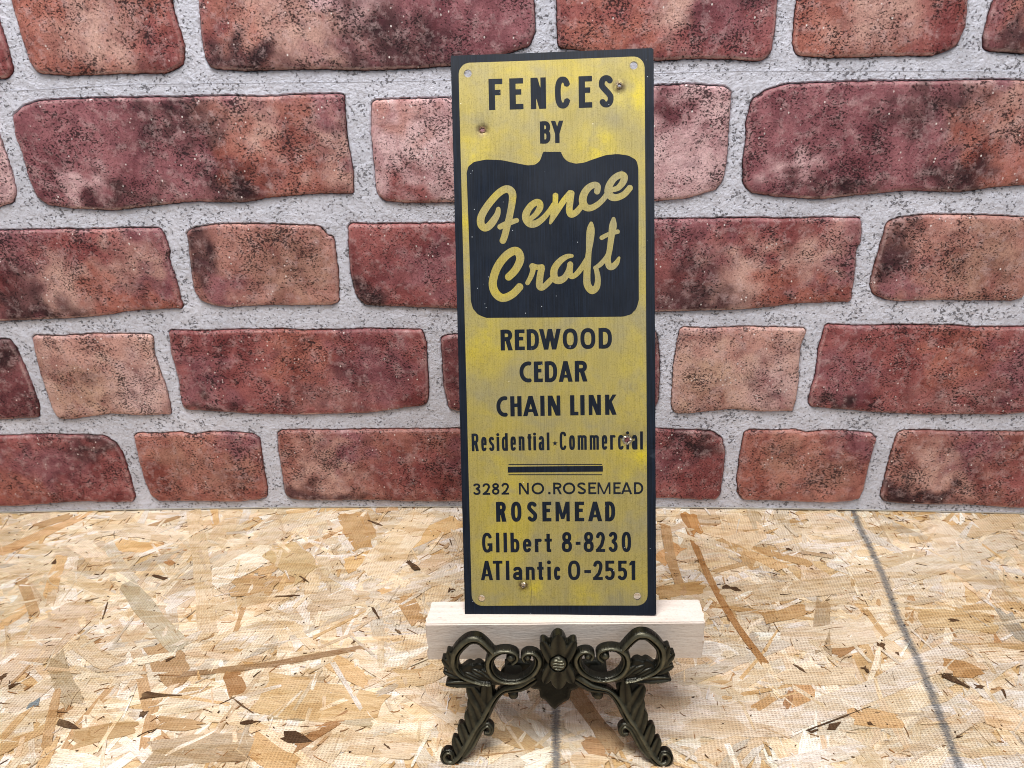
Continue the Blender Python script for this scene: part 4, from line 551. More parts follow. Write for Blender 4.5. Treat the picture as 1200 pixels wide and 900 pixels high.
# colour patches of each brick: (u, v, radius u, radius v, colour)
BLOBS = {('r1', 0): (c_or, [(.5, .4, .3, .4, c_tan), (.15, .8, .2, .4, c_or), (.9, .2, .2, .4, c_rd)]),
 ('r1', 1): (c_mv, [(.15, .5, .15, .5, c_or), (.3, .4, .18, .4, c_tan), (.1, .05, .2, .2, c_dk), (.6, .3, .2, .5, c_dk), (.8, .6, .2, .4, c_mv), (.42, .8, .1, .3, c_pk)]),
 ('r1', 2): (c_rd, [(.3, .2, .2, .3, c_or), (.75, .5, .25, .4, c_mv), (.15, .2, .2, .3, c_or), (.55, .5, .1, .3, c_tan), (.9, .8, .15, .3, c_dk)]),
 ('r2', 0): (c_mv, [(.72, .7, .18, .3, c_tan), (.66, .45, .08, .4, c_or), (.85, .6, .06, .4, c_or), (.93, .4, .08, .4, c_tan), (.8, .15, .2, .25, c_or), (.5, .75, .14, .2, c_dk), (.62, .12, .12, .25, c_dk), (.28, .08, .12, .15, c_dk), (.15, .3, .07, .12, c_pk), (.5, .4, .1, .3, c_mv)]),
 ('r2', 1): (c_pk, [(.08, .1, .1, .25, c_rd), (.1, .8, .1, .2, (190, 130, 120)), (.3, .5, .2, .4, c_pk), (.8, .85, .12, .2, c_mv), (.85, .2, .2, .3, c_pk), (.6, .9, .2, .2, c_dk), (.5, .5, .2, .3, c_mv)]),
 ('r3', 0): ((186, 126, 112), [(.1, .6, .12, .5, c_dk), (.2, .1, .15, .3, c_mv), (.7, .5, .3, .4, (172, 128, 108))]),
 ('r3', 1): (c_rd, [(.06, .1, .1, .3, c_dk), (.5, .5, .3, .3, c_mv), (.8, .5, .2, .3, c_rd)]),
 ('r3', 2): (c_mv, [(.62, .3, .12, .5, c_tan), (.75, .3, .08, .5, c_or), (.85, .7, .1, .3, c_tan), (.9, .1, .2, .2, c_or), (.4, .3, .12, .4, c_dk), (.5, .08, .15, .2, c_dk), (.2, .5, .2, .4, c_rd), (.7, .85, .2, .2, c_rd)]),
 ('r4', 0): ((206, 164, 150), [(.3, .4, .3, .3, (198, 158, 134)), (.8, .3, .2, .4, (216, 180, 176)), (.5, .9, .4, .2, (200, 146, 132))]),
 ('r4', 1): (c_rd, [(.12, .4, .14, .4, c_mv), (.5, .7, .15, .4, c_or), (.3, .5, .1, .3, c_rd), (.8, .5, .2, .4, c_mv), (.1, .1, .1, .1, c_dk), (.55, .2, .2, .2, (150, 92, 90))]),
 ('r4', 2): ((112, 44, 56), [(.5, .5, .3, .4, c_rd), (.9, .5, .15, .5, (110, 40, 56)), (.92, .9, .1, .2, c_dk)]),
 ('r5', 0): ((180, 106, 88), [(.3, .6, .2, .3, (176, 122, 100)), (.1, .3, .15, .4, c_or), (.85, .85, .2, .3, c_mv), (.7, .4, .2, .3, (170, 116, 98))]),
 ('r5', 1): ((160, 92, 78), [(.2, .5, .15, .4, c_tan), (.32, .8, .1, .3, c_mv), (.05, .1, .1, .2, c_dk), (.2, .05, .2, .12, c_dk), (.6, .4, .2, .4, c_rd), (.85, .6, .15, .3, c_mv)]),
 ('r5', 2): (c_rd, [(.85, .85, .15, .2, c_dk), (.4, .3, .2, .3, c_or), (.6, .6, .2, .3, c_mv), (.1, .2, .2, .3, (170, 74, 52)), (.3, .8, .1, .2, c_mv)])}
def extend(P, zt, base):
    a, b = P[0], P[-1]; return P + [(b[0] + .001, zt - .008), (b[0] - .006, zt), ((a[0] + b[0]) / 2, zt + .0006), (a[0] + .004, zt - .0006), (a[0] - .001, zt - .008)]
RW = {k: [list(map(tuple, p)) for p in v] for k, v in ROWS.items()}
RW['r1'] = [extend(p, .3755, 0) for p in RW['r1']]
outl = []
for rn, v in RW.items():
    for bi, P in enumerate(v):
        outl.append((rn, bi, P))
for rn, src, dz, dx in (('r0', 'r3', .2255, .11), ('r9', 'r4', .3745, .17)):
    for bi, P in enumerate(RW[src]): outl.append((src, bi, [(x + dx, z + dz) for x, z in P]))
bricks = []
for rn, bi, P in outl:
    Q = np.array(P) * 1000; A = Q
    Q = resample(catmull(resample(Q, 3.2), 3, True), .85)
    xs = Q[:, 0].min(), Q[:, 0].max(); sd = hash((rn, bi)) % 97 if False else (ord(rn[1]) * 7 + bi * 13)
    N_ = offset(Q, 1.) - Q
    amp = np.array([.30 * nz(x, z, .30, sd) + .28 * nz(x, z, .9, sd + 5) + .3 * nz(x, z, .10, sd + 9) for x, z in Q]); Q = Q + N_ * amp[:, None]
    for dx in (-900, -450, 0, 450, 900):
        x0, x1 = xs[0] + dx, xs[1] + dx
        if x1 < XL * 1000 + 12 or x0 > XR * 1000 - 12: continue
        Qd = Q + np.array([dx, 0]); kq = (Qd[:, 0] > XL * 1000 + .8) & (Qd[:, 0] < XR * 1000 - .8)
        bricks.append((rn, bi, Qd if kq.all() else resample(Qd[kq], .85)))
bricks = [b for b in bricks if b[2][:, 1].max() < ZT * 1000 - 4]
def brick_object(rn, bi, Q):
    lo, hi = Q.min(0), Q.max(0); c0 = (lo + hi) / 2
    r1, r2, r3 = resample(offset(Q, .35), 1.0), resample(offset(Q, 1.0), 1.3), resample(offset(Q, 2.2), 2.0)
    gx, gz = np.meshgrid(np.arange(lo[0], hi[0], 2.4), np.arange(lo[1], hi[1], 2.4)); gx = gx.ravel() + rng.uniform(-.5, .5, gx.size); gz = gz.ravel() + rng.uniform(-.5, .5, gz.size)
    k = inside(r3, gx, gz); gx, gz = gx[k], gz[k]; k = edge_dist(r3, gx, gz) > 1.; ex = np.stack([gx[k], gz[k]], 1)
    v, f = cdt([Q], np.vstack([r1, r2, r3, ex]), lambda cx, cz: inside(Q, cx, cz))
    d = edge_dist(Q, v[:, 0], v[:, 1]); n = len(v)
    pr = np.interp(d, [0, .3, .9, 2.2, 6], [.4, 1.0, 1.6, 1.95, 2.2]) + np.array([.28 * nz(x, z, .09) + .22 * nz(x, z, .4, 3) for x, z in v]) * np.clip(d, 0, 1)
    base, bl = BLOBS[(rn, bi)]; u = (v[:, 0] - lo[0]) / (hi[0] - lo[0]); w = (v[:, 1] - lo[1]) / (hi[1] - lo[1])
    C = np.tile(np.array(s2l(base)), (n, 1)); wx = np.array([nz(x, z, .09, 20) for x, z in v]) * .12; wz = np.array([nz(x, z, .09, 30) for x, z in v]) * .35
    for (bu, bv, ru, rv, cc) in bl:
        g = np.exp(-((((u + wx - bu) / ru) ** 2 + ((w + wz - bv) / rv) ** 2)) ** 1.6)[:, None]; C = C * (1 - g) + np.array(s2l(cc)) * g
    # mortar smeared over worn lower and side arrises
    low = np.clip((lo[1] + 5 - v[:, 1]) / 4, 0, 1) * .65 + .32; g = (np.clip(1 - abs(d - .75) / .55, 0, 1) * low * np.array([.35 + .65 * max(0, nz(x, z, .16, 60) + .55) for x, z in v]))[:, None]
    g = np.clip(g * 1.5, 0, .95); C = C * (1 - g) + np.array(s2l((236, 212, 206))) * g
    nb = len(Q)                                              # side skirt round the outline
    idx = {}; V = [wpt(x / 1000, z / 1000, p / 1000) for (x, z), p in zip(v, pr)]
    key = {(round(x, 4), round(z, 4)): i for i, (x, z) in enumerate(v)}
    ring_ = [key.get((round(np.float32(x).item(), 4), round(np.float32(z).item(), 4))) for x, z in Q]
    if None in ring_: ring_ = [int(np.argmin((v[:, 0] - x) ** 2 + (v[:, 1] - z) ** 2)) for x, z in Q]
    F2 = [tuple(int(i) for i in t) for t in f]; V2 = V + [wpt(x / 1000, z / 1000, -.0028) for x, z in Q]
    A = np.sum(Q[:, 0] * np.roll(Q[:, 1], -1) - np.roll(Q[:, 0], -1) * Q[:, 1])
    for i in range(nb):
        a, b = ring_[i], ring_[(i + 1) % nb]; q = (b, a, n + i, n + (i + 1) % nb); F2.append(q if A > 0 else tuple(reversed(q)))
    C2 = np.vstack([C, np.tile(np.array(s2l(c_dk)), (nb, 1))])
    cen = np.array(V2).mean(0); o = link('brick', [tuple(np.array(p) - cen) for p in V2], F2, M_BR, wall, True, C2)
    aa = {'r1': 1.1, 'r2': 1.15, 'r3': .95, 'r4': .50, 'r5': .48}[rn] + (-.15 if (rn, bi) in (('r4', 0), ('r1', 0)) else 0)
    for e_ in o.data.color_attributes['tint'].data: e_.color[3] = aa; o.location = tuple(cen - np.array([0, D, 0])); return o
for rn, bi, Q in bricks: brick_object(rn, bi, Q)
seam = sorted((x * 1000, z * 1000) for x, z in SEAM)
seam = [(XL * 1000 - 20, seam[0][1])] + seam + [(XR * 1000 + 20, seam[-1][1])]
def seamz(x): return np.interp(x, [p[0] for p in seam], [p[1] for p in seam])
def mortar(upper, name):
    xs = np.arange(XL * 1000, XR * 1000 + .1, 1.5); sz = seamz(xs) + np.array([.25 * nz(x, 3, .3) for x in xs])
    gap = .03
    if upper: lowr = [(x, z + gap) for x, z in zip(xs, sz)]; P = np.array(lowr + [(XR * 1000, ZT * 1000), (XL * 1000, ZT * 1000)])
    else: P = np.array([(x, 1.2 + .3 * nz(x, 1, .2)) for x in xs] + [(x, z - gap) for x, z in zip(xs[::-1], sz[::-1])])
    holes = []
    for rn, bi, Q in bricks:
        mz = Q[:, 1].mean()
        if (mz > seamz(Q[:, 0].mean())) == upper:
            w_ = np.array([.5 + .4 * max(-.6, nz(x, z, .5, 40)) for x, z in Q]); n_ = offset(Q, -1.) - Q; H_ = Q + n_ * w_[:, None]
            if upper: H_[:, 1] = np.maximum(H_[:, 1], seamz(H_[:, 0]) + 1.2)
            else: H_[:, 1] = np.clip(H_[:, 1], 2.4, seamz(H_[:, 0]) - 1.2)
            H_[:, 0] = np.clip(H_[:, 0], XL * 1000 + .5, XR * 1000 - .5); holes.append(H_)
    rims = [resample(offset(h, -.8), 1.6) for h in holes]; z0, z1 = P[:, 1].min(), P[:, 1].max()
    gx, gz = np.meshgrid(np.arange(XL * 1000 + 2, XR * 1000, 3.2), np.arange(z0 + 2, z1 - 1, 3.2)); gx = gx.ravel() + rng.uniform(-1, 1, gx.size); gz = gz.ravel() + rng.uniform(-1, 1, gz.size)
    k = inside(P, gx, gz)
    for h in holes:
        lo, hi = h.min(0) - 2, h.max(0) + 2; m = k & (gx > lo[0]) & (gx < hi[0]) & (gz > lo[1]) & (gz < hi[1]); ii = np.where(m)[0]
        ins_ = inside(h, gx[ii], gz[ii]) | (edge_dist(h, gx[ii], gz[ii]) < 1.3); k[ii[ins_]] = False
    rr = np.vstack(rims); rr = rr[inside(P, rr[:, 0], rr[:, 1])]
    def keep(cx, cz):
        kk = inside(P, cx, cz)
        for h in holes:
            lo, hi = h.min(0), h.max(0); m = kk & (cx > lo[0]) & (cx < hi[0]) & (cz > lo[1]) & (cz < hi[1]); ii = np.where(m)[0]; kk[ii[inside(h, cx[ii], cz[ii])]] = False
        return kk
    v, f = cdt([P] + holes, np.vstack([rr, np.stack([gx[k], gz[k]], 1)]), keep); n = len(v)
    pr = np.array([.35 * nz(x, z, .12, 70) + .3 * nz(x, z, .45, 71) for x, z in v]); drop = np.zeros(n)
    for h in holes:
        lo, hi = h.min(0) - 1, h.max(0) + 1; ii = np.where((v[:, 0] > lo[0]) & (v[:, 0] < hi[0]) & (v[:, 1] > lo[1]) & (v[:, 1] < hi[1]))[0]
        d = edge_dist(h, v[ii, 0], v[ii, 1]); drop[ii] = np.maximum(drop[ii], np.clip(1 - d / .6, 0, 1) * .55)
    sd = abs(v[:, 1] - seamz(v[:, 0])); pr = pr * np.clip(sd / 4, .15, 1) - drop
    V = [wpt(x / 1000, z / 1000, p / 1000) for (x, z), p in zip(v, pr)]; F2 = [tuple(int(i) for i in t) for t in f]
    for L_ in [P] + holes:
        idx = [int(np.argmin((v[:, 0] - x) ** 2 + (v[:, 1] - z) ** 2)) for x, z in L_]; k0 = len(V)
        V += [wpt(x / 1000, z / 1000, -.0028) for x, z in L_]; m = len(L_)
        for i in range(m): F2.append((idx[i], idx[(i + 1) % m], k0 + (i + 1) % m, k0 + i))
    o = link(name, [(a, b - D, c) for a, b, c in V], F2, M_MO, wall, False); return o
mortar(False, 'mortar'); mortar(True, 'mortar')
# foam boards that carry the two panels, and the thin pale bottom edge
def board(name, z0, z1, front, back, mat):
    V = []; F2 = []; xs = np.linspace(XL, XR, 60)
    for x in xs:
        V += [wpt(x, z0(x), front), wpt(x, z1(x), front), wpt(x, z1(x), back), wpt(x, z0(x), back)]
    for i in range(len(xs) - 1):
        a = i * 4
        for k in range(4): F2.append((a + k, a + 4 + k, a + 4 + (k + 1) % 4, a + (k + 1) % 4))
    F2 += [(0, 1, 2, 3), tuple(len(V) - 4 + k for k in (3, 2, 1, 0))]
    return link(name, [(a, b - D, c) for a, b, c in V], F2, mat, wall)
board('panel_board', lambda x: .0003, lambda x: float(seamz(x * 1000)) / 1000 - .0003, -.0026, -.012, M_FOAM)
board('panel_board', lambda x: float(seamz(x * 1000)) / 1000 + .0003, lambda x: ZT, -.0026, -.012, M_FOAM)
board('bottom_lip', lambda x: .00025, lambda x: .0011, .0004, -.0024, M_EDGE)
board('seam_lip', lambda x: float(seamz(x * 1000)) / 1000 - .0001, lambda x: float(seamz(x * 1000)) / 1000 + .0004, .00012, -.0024, M_MO)
# ------------------------------------------------------------------ wooden block on the easel ledge
B = [np.array(p) for p in BLOCK]; zb = .0475
blk = empty('wood_block', ((B[0][0] + B[1][0]) / 2, (B[0][1] + B[1][1]) / 2, zb))
fl, fr = B[0].copy(), B[1].copy(); fl[1] = .2752; fr[1] = .2766
dpt = np.array([.0001, .0165, 0]); zt_ = B[0][2]
bm = bmesh.new(); pts = [fl, fr, fr + dpt + np.array([.0006, 0, 0]), fl + dpt + np.array([.0012, 0, 0])]
lo_ = [bm.verts.new((p[0] + s_ - blk.location.x, p[1] - blk.location.y, 0)) for p, s_ in zip(pts, (-.0006, .0002, 0, 0))]; hi_ = [bm.verts.new((p[0] - blk.location.x, p[1] - blk.location.y, zt_ - zb)) for p in pts]
bm.faces.new(lo_[::-1]); bm.faces.new(hi_)
for i in range(4): bm.faces.new((lo_[i], lo_[(i + 1) % 4], hi_[(i + 1) % 4], hi_[i]))
bmesh.ops.subdivide_edges(bm, edges=bm.edges[:], cuts=7, use_grid_fill=True)
for v in bm.verts: v.co += Vector((nz(v.co.y * 900, v.co.z * 900, .2) * .0007 if abs(v.co.x) > .06 else 0, nz(v.co.x * 1000, v.co.z * 1000, .06) * .0002, nz(v.co.x * 1000, v.co.y * 1000, .05, 4) * .00012))
sharp = [e for e in bm.edges if len(e.link_faces) == 2 and e.calc_face_angle(0) > .8]
bmesh.ops.bevel(bm, geom=sharp, offset=.0006, segments=2, affect='EDGES')
me = bpy.data.meshes.new('wood_block'); bm.to_mesh(me); bm.free(); me.materials.append(M_BLOCK)
bpy.data.objects.remove(blk); blk = bpy.data.objects.new('wood_block', me); COL.objects.link(blk); blk.location = ((B[0][0] + B[1][0]) / 2, (B[0][1] + B[1][1]) / 2, zb)
tag(blk, 'pale planed strip of wood lying across the easel under the sign', 'wood block')
# ------------------------------------------------------------------ the sign
so, sR, sU = (Vector(SIGN[k]) for k in ('o', 'R', 'U')); sN = sR.cross(sU); sw, sh = SIGN['w'] * 1000, SIGN['h'] * 1000
sign = empty('metal_sign'); sign.matrix_world = Matrix.Translation(so - sN * 0) @ Matrix((sR, -sN, sU)).transposed().to_4x4()
tag(sign, 'narrow upright black and worn gold metal sign lettered for fences, propped on the easel', 'sign')
hx = sw / 2; SH = lambda L: [(p[0] - hx, *p[1:]) for p in L]
HO, NA, RU, EM = SH(HOLES), SH(NAILS), SH(RULES), SH(EMBLEM)
def disp(x, y):
    d = 0.
    for i, (a, b) in enumerate(NA): r = math.hypot(x - a, y - b); d += (-.55 if i in (0, 2) else .45) * math.exp(-(r / 2.0) ** 2) - .25 * math.exp(-(r / 5.5) ** 2)
    d -= .8 * math.exp(-((x - hx - 1) / 3.5) ** 2 - ((y - NA[2][1] + 5) / 3.2) ** 2)
    return d + .5 * (x / hx) ** 2 - .35 + .25 * math.sin(y / 60)
def circle(c, r, n=20, j=0.): return np.array([(c[0] + r * (1 + j * random.uniform(-1, 1)) * math.cos(2 * math.pi * k / n), c[1] + r * (1 + j * random.uniform(-1, 1)) * math.sin(2 * math.pi * k / n)) for k in range(n)])
hole_r = [1.75, 1.75, 1.65, 1.75]; nail_r = [.95, .8, 1.3, .8]
HR = [circle(c, r) for c, r in zip(HO, hole_r)]; NR = [circle(c, r, 14, .16) for c, r in zip(NA, nail_r)]
def sheet(name, P, holes, mat, yoff, thick=None, grid=3.):
    lo, hi = P.min(0), P.max(0); gx, gz = np.meshgrid(np.arange(lo[0] + 1, hi[0], grid), np.arange(lo[1] + 1, hi[1], grid)); ex = [np.stack([gx.ravel(), gz.ravel()], 1)]
    for c in NA:
        a, b = np.meshgrid(np.arange(c[0] - 6, c[0] + 6, .7), np.arange(c[1] - 6, c[1] + 6, .7)); ex.append(np.stack([a.ravel(), b.ravel()], 1))
    ex = np.vstack(ex); k = inside(P, ex[:, 0], ex[:, 1]) & (edge_dist(P, ex[:, 0], ex[:, 1]) > .4)
    for h in holes: k &= ~(inside(h, ex[:, 0], ex[:, 1]) | (edge_dist(h, ex[:, 0], ex[:, 1]) < .25))
    def keep(cx, cz):
        kk = inside(P, cx, cz)
        for h in holes: kk &= ~inside(h, cx, cz)
        return kk
    v, f = cdt([P] + list(holes), ex[k], keep); V = [(x / 1000, (-yoff - disp(x, y)) / 1000, y / 1000) for x, y in v]; F2 = [tuple(int(i) for i in t) for t in f]
    if thick:
        n = len(V); V += [(a, b + thick / 1000, c) for a, b, c in V]; F2 += [tuple(n + i for i in reversed(t)) for t in F2]
        for L_ in [P] + list(holes):
            idx = [int(np.argmin((v[:, 0] - x) ** 2 + (v[:, 1] - z) ** 2)) for x, z in L_]; m = len(L_)
            for i in range(m): a, b = idx[i], idx[(i + 1) % m]; F2.append((b, a, n + a, n + b))
    return link(name, V, F2, mat, sign, False)
rect_ = lambda a, b, c, d: np.array([(a, b), (c, b), (c, d), (a, d)], float)
def rrect(a, b, c, d, r, n=8):
    o = []
    for cx, cy, s_ in ((c - r, d - r, 0), (a + r, d - r, 90), (a + r, b + r, 180), (c - r, b + r, 270)):
        o += [(cx + r * math.cos(R(s_ + 90 * k / n)), cy + r * math.sin(R(s_ + 90 * k / n))) for k in range(n + 1)]
    return np.array(o)
OUT = np.array([(x + .12 * nz(x, y, .35), y + .12 * nz(x, y, .35, 8)) for x, y in resample(rect_(-hx, 0, hx, sh), 1.6)])
sheet('plate', OUT, HR + NR, M_BLACK, 0, .7)
FI = SH(FIELD); fx0, fx1, ft, fb = (FI[0][0] + FI[3][0]) / 2, (FI[1][0] + FI[4][0]) / 2, FI[2][1], FI[5][1]
sheet('gold_field', resample(rrect(fx0, fb, fx1, ft, 5.2), 1.5), HR + NR, M_GOLD, .05)
em = resample(catmull(resample(EM, 1.6), 3, True), .5)
# keep the emblem's square neck crisp
sheet('emblem', em, [], M_BLACK, .10)
F1 = Field(-hx, 0, hx, sh, .15)
for ch, x0, x1, y0, y1, t, sty in GLYPHS: glyph(F1, ch, x0 - hx, y0, x1 - x0, y1 - y0, t, sty)
cx, cy = RU[8]; star = [(cx + (1.45 if k % 2 == 0 else .6) * math.sin(math.pi * k / 5), cy + (1.45 if k % 2 == 0 else .6) * math.cos(math.pi * k / 5)) for k in range(10)]
for k in range(0, 10, 2): F1.poly([(cx, cy), star[k - 1], star[k], star[(k + 1) % 10]])
for a, b, t in ((0, 1, .42), (4, 5, .42)): F1.stroke([RU[a], RU[b]], t)
for k in range(4):                                     # ink torn away where the nails went through
    w_, X_, Y_ = F1.win(NA[k][0] - 3, NA[k][1] - 3, NA[k][0] + 3, NA[k][1] + 3)
    F1.S[w_] = np.minimum(F1.S[w_], np.hypot(X_ - NA[k][0], Y_ - NA[k][1]) - [1.1, 1.1, 1.55, 1.1][k] - .5 * np.sin(X_ * 3.1) * np.cos(Y_ * 2.7))
v, f = F1.flat(.10, disp); link('lettering', v, f, M_BLACK, sign)
F2_ = Field(-hx, 0, hx, sh, .15); F2_.poly([RU[2], (RU[3][0], RU[2][1]), RU[3], (RU[2][0], RU[3][1])]); v, f = F2_.flat(.10, disp); link('printed_bar', v, f, M_BLACK, sign)
F3 = Field(-hx, 0, hx, sh, .15)
for path in SCRIPT:
    P = np.array([(a - hx, b, w_) for a, b, w_ in path]); P = catmull(P, 6); F3.stroke([tuple(p) for p in P], P[:, 2])
v, f = F3.flat(.15, disp); link('script_lettering', v, f, M_GOLD, sign)
def burr(c, r, k):                                     # torn ring of bright metal round each nail hole
    V = []; F4 = []; n = 16
    for i in range(n):
        a = 2 * math.pi * i / n; h = random.uniform(.15, .95) * (1.3 if k in (1, 3) else .5)
        for rr, hh in ((r * 1.02, .0), (r * random.uniform(1.0, 1.25), h), (r * random.uniform(1.5, 1.9), .03)):
            x, y = c[0] + rr * math.cos(a), c[1] + rr * math.sin(a); V.append((x / 1000, (-.1 - hh - disp(x, y)) / 1000, y / 1000))
    for i in range(n):
        for q in (0, 1): a, b = i * 3 + q, ((i + 1) % n) * 3 + q; F4.append((a, b, b + 1, a + 1))
    link('nail_hole', V, F4, M_BRIGHT if k != 0 else M_RUST, sign)
for k, (c, r) in enumerate(zip(NA, nail_r)): burr(c, r, k)
for c, r in zip(HO, hole_r):                           # bare edge of each screw hole
    V = []; n = 28
    for i in range(n):
        a = 2 * math.pi * i / n
        for rr, hh in ((r * 1.0, .02), (r * 1.12, .08), (r * 1.2, .055)): x, y = c[0] + rr * math.cos(a), c[1] + rr * math.sin(a); V.append((x / 1000, (-hh - disp(x, y)) / 1000, y / 1000))
    link('screw_hole', V, [(i * 3 + q, ((i + 1) % n) * 3 + q, ((i + 1) % n) * 3 + q + 1, i * 3 + q + 1) for i in range(n) for q in (0, 1)], M_WORN, sign)
sc_ = Field(-hx, 0, hx, sh, .08); sc_.stroke([RU[6], (RU[6][0] + .25, (RU[6][1] + RU[7][1]) / 2), RU[7]], .16); v, f = sc_.flat(.06, disp); link('scratch', v, f, M_BLACK, sign)
# ------------------------------------------------------------------ the ornate easel
lo_v = Vector(LEGPL['o']); lean = LEGPL['lean']; co = Vector(CBPL['o']); cl = CBPL['lean']
easel = tag(empty('easel', (lo_v.x, lo_v.y, 0)), 'small dark bronze easel with pierced scroll crossbar and acanthus leaf legs', 'easel')
def orient(o, org, ln):
    o.location = org - Vector((lo_v.x, lo_v.y, 0)); o.rotation_euler = (-ln, 0, 0)
MIDX = CB['mid'][0]
def mir(p, s=1., k=.028):
    x = 2 * MIDX - p[0]; return [x * 1.0, p[1] + (x - p[0]) * k] + list(p[2:])
cf_ = Field(-62, -6, 62, 36, .22)
for side in (0, 1):
    m = (lambda p: list(p)) if side == 0 else mir
    for P in CB['web'][:2] + CB['web'][3:]: cf_.web([m(p)[:2] for p in P], .25)
    cf_.web([m(p)[:2] for p in CB['web'][2]], .5); cf_.web([m(p)[:2] for p in CB['inner']], .9)
    for (b, t), w_ in CB['leaves']: cf_.leaf(m(b)[:2], m(t)[:2], w_ * 1.2, 2.2, .7)
    fl_ = 1 if side == 0 else -1
    cf_.band([(lambda v: [v[0], v[1], v[2] * 1.5])(m(p)) for p in CB['ring']], 2.3, .75, .3, flip=fl_)
    cf_.band([(lambda v: [v[0], v[1], v[2] * 1.46])(m(p)) for p in CB['kidney']], 2.2, .75, .25, flip=fl_)
    for x, y, w_ in [m(p) for p in CB['knobs']]:
        w_ *= 1.12; w, X, Y = cf_.win(x - w_, y - w_, x + w_, y + w_); r = np.hypot(X - x, Y - y); cf_.put(w, w_ / 2 - r, 2.1 * np.sqrt(np.clip(1 - (r / (w_ / 2)) ** 2, 0, 1)))
def smooth_h(F_, n=1):
    for _ in range(n):
        m = (F_.S > 0).astype(float); H = F_.H * m; A = np.zeros_like(H); W = np.zeros_like(H)
        for dj in (-1, 0, 1):
            for di in (-1, 0, 1): k = (2 - abs(dj)) * (2 - abs(di)); A += k * np.roll(np.roll(H, dj, 0), di, 1); W += k * np.roll(np.roll(m, dj, 0), di, 1)
        F_.H = np.where(m > 0, A / np.maximum(W, 1e-6), F_.H)
def cast(name, F_, T, org, ln, mat=None):
    F_.soften(5); v, f = F_.relief(T); nf = len(f); o = link(name, v, f, mat or M_BRONZE, easel, False)
    ys = np.array([max(0., -q_[1]) for q_ in v]); a_ = o.data.attributes.new('wear', 'FLOAT', 'POINT'); a_.data.foreach_set('value', (ys / max(ys.max(), .0019)).astype('f'))
    o.data.polygons.foreach_set('use_smooth', [True] * len(o.data.polygons)); o.data.set_sharp_from_angle(angle=R(55))
    orient(o, org, ln); return o
smooth_h(cf_, 1); cast('crossbar', cf_, 3.4, co, cl)
ro = Field(-16, -6, 16, 36, .2); X_, Y_ = MIDX, 0
PE = CB['petals']
for i in (5, 3, 4, 1, 2, 0): (b, t), w_ = PE[i]; ro.leaf(b, t, w_, 2.6, .8)
dx_, dy_, dw_ = CB['disc'][0]; dw_ *= 1.08; w, X, Y = ro.win(dx_ - dw_, dy_ - dw_, dx_ + dw_, dy_ + dw_); r = np.hypot(X - dx_, (Y - dy_) * 1.0) / (dw_ / 2)
wave = .35 * np.sin((Y - dy_) * 4.2 + .8 * np.sin((X - dx_) * 1.3)) * (r < .78); ro.H[w] = np.where(r < 1.06, 0, ro.H[w]); ro.put(w, (1 - r) * dw_ / 2, (3.0 - .9 * np.exp(-((r - .84) / .08) ** 2) + wave) * np.clip((1 - r) * 8, 0, 1) ** .5)
smooth_h(ro, 1); k_ = Vector((0, -math.cos(cl), math.sin(cl))) * .0012
cast('rosette', ro, 4.2, co + k_, cl)
AX = LG['axis'][0]; sc_back = Vector((0, .0, 0))
for side in (0, 1):
    m = (lambda p: list(p)) if side == 0 else (lambda p: [2 * AX - p[0], p[1]] + list(p[2:]))
    lg = Field(-66, -4, 66, 52, .24); fl_ = 1 if side == 0 else -1
    for P in LG['web']: lg.web([m(p)[:2] for p in P], .5)
    for (b, t), w_ in LG['leaves']: lg.leaf(m(b)[:2], [b_ + (t_ - b_) * 1.13 for b_, t_ in zip(m(b)[:2], m(t)[:2])], w_ * 1.12, 2.1, .7)
    lg.band([(lambda v: [v[0], v[1], v[2] * 1.28])(m(p)) for p in LG['stem']], 2.0, .65, .25, flip=fl_); lg.band([m(p) for p in LG['curl']], 1.9, .5, -.1, flip=fl_)
    for x, y, w_ in [m(p) for p in LG['knobs']]:
        w, X, Y = lg.win(x - w_, y - w_, x + w_, y + w_); r = np.hypot(X - x, Y - y); lg.put(w, w_ / 2 - r, 1.6 * np.sqrt(np.clip(1 - (r / (w_ / 2)) ** 2, 0, 1)))
    smooth_h(lg, 1); cast('leg', lg, 3.0, Vector((lo_v.x, lo_v.y, 0)) + Vector((0, .0004, 0)), lean)
ap = Field(-40, 10, 40, 66, .3); P = np.array(LG['apron'])
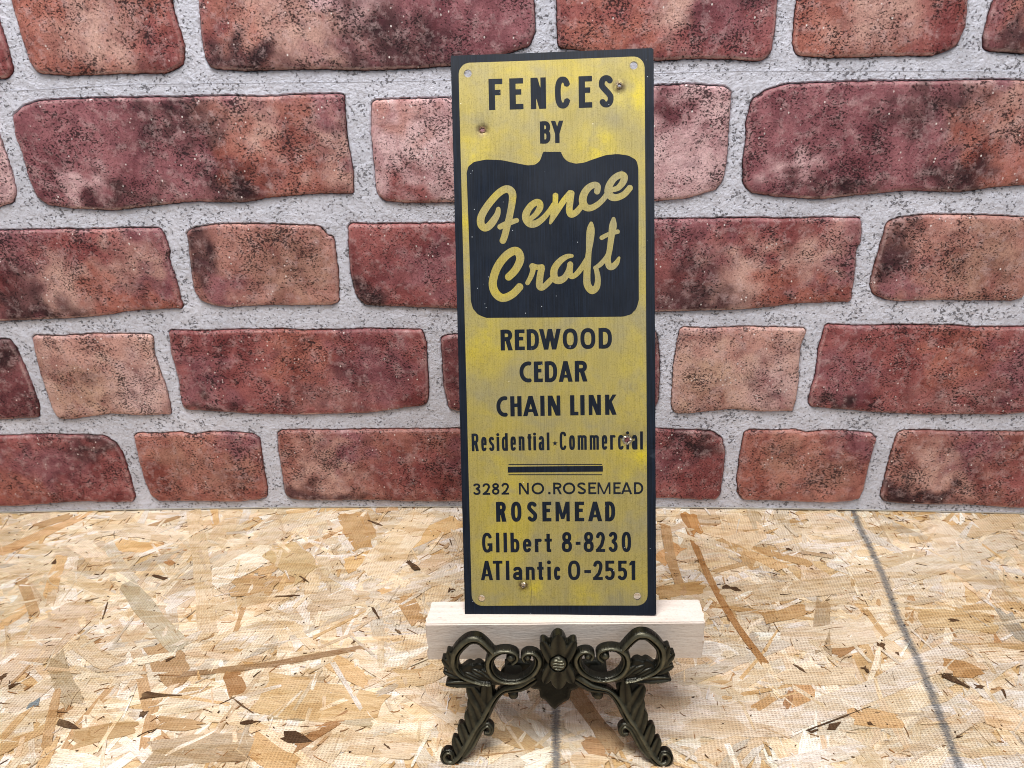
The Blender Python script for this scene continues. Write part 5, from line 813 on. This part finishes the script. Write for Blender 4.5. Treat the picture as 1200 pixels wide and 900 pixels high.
P = resample(P, .8); w, X, Y = ap.win(-39, 11, 39, 65); i_ = inside(P, X, Y); d_ = edge_dist(P, X, Y); ap.put(w, np.where(i_, d_, -d_), .8 * np.clip(d_ / 1.2, .03, 1) ** .5)
cast('apron', ap, 2.6, Vector((lo_v.x, lo_v.y + .0008, 0)), lean)
def bar(name, a, b, wx, wz, parent=easel, bev=.0006):
    a, b = Vector(a), Vector(b); L = (b - a).length; o = slab(name, -wx / 2, wx / 2, 0, L, -wz / 2, wz / 2, M_BRONZE, parent, bev)
    o.rotation_euler = (b - a).to_track_quat('Y', 'Z').to_euler(); o.location = a - Vector((lo_v.x, lo_v.y, 0)); return o
ax = lo_v.x + AX / 1000
for s_ in (-1, 1): bar('ledge_arm', (ax + s_ * .021, co.y + .0035, .0447), (ax + s_ * .021, .2975, .0447), .0085, .005)
bar('ledge_crosspiece', (ax - .026, .2945, .0447), (ax + .026, .2945, .0447), .004, .005)
# upright that the sign leans on (lyre-shaped frame) and the prop leg behind it
ub = Vector((ax, .2975, .043)); ut = Vector((ax, .3625, .235))
for s_ in (-1, 1):
    pts = [(s_ * .019, 0), (s_ * .024, .18), (s_ * .018, .45), (s_ * .021, .7), (s_ * .012, .92), (0, 1.0)]
    P = catmull(pts, 6); V = []; F4 = []
    for i, (x, t) in enumerate(P):
        c = ub + (ut - ub) * t
        for k in range(8): a = 2 * math.pi * k / 8; V.append((c.x + x + .0026 * math.cos(a) - lo_v.x, c.y + .0018 * math.sin(a) * 1.2 - lo_v.y, c.z))
    for i in range(len(P) - 1):
        for k in range(8): a = i * 8; F4.append((a + k, a + (k + 1) % 8, a + 8 + (k + 1) % 8, a + 8 + k))
    link('back_upright', V, F4, M_BRONZE, easel, True)
bar('hinge_plate', ub + (ut - ub) * .7 + Vector((-.02, .001, 0)), ub + (ut - ub) * .7 + Vector((.02, .001, 0)), .003, .012)
bar('rear_leg', ub + (ut - ub) * .68 + Vector((0, .004, 0)), (ax, .3985, .0008), .007, .003)
bar('hinge_pin', ub + (ut - ub) * .69 + Vector((-.008, .004, 0)), ub + (ut - ub) * .69 + Vector((.008, .004, 0)), .0022, .0022)
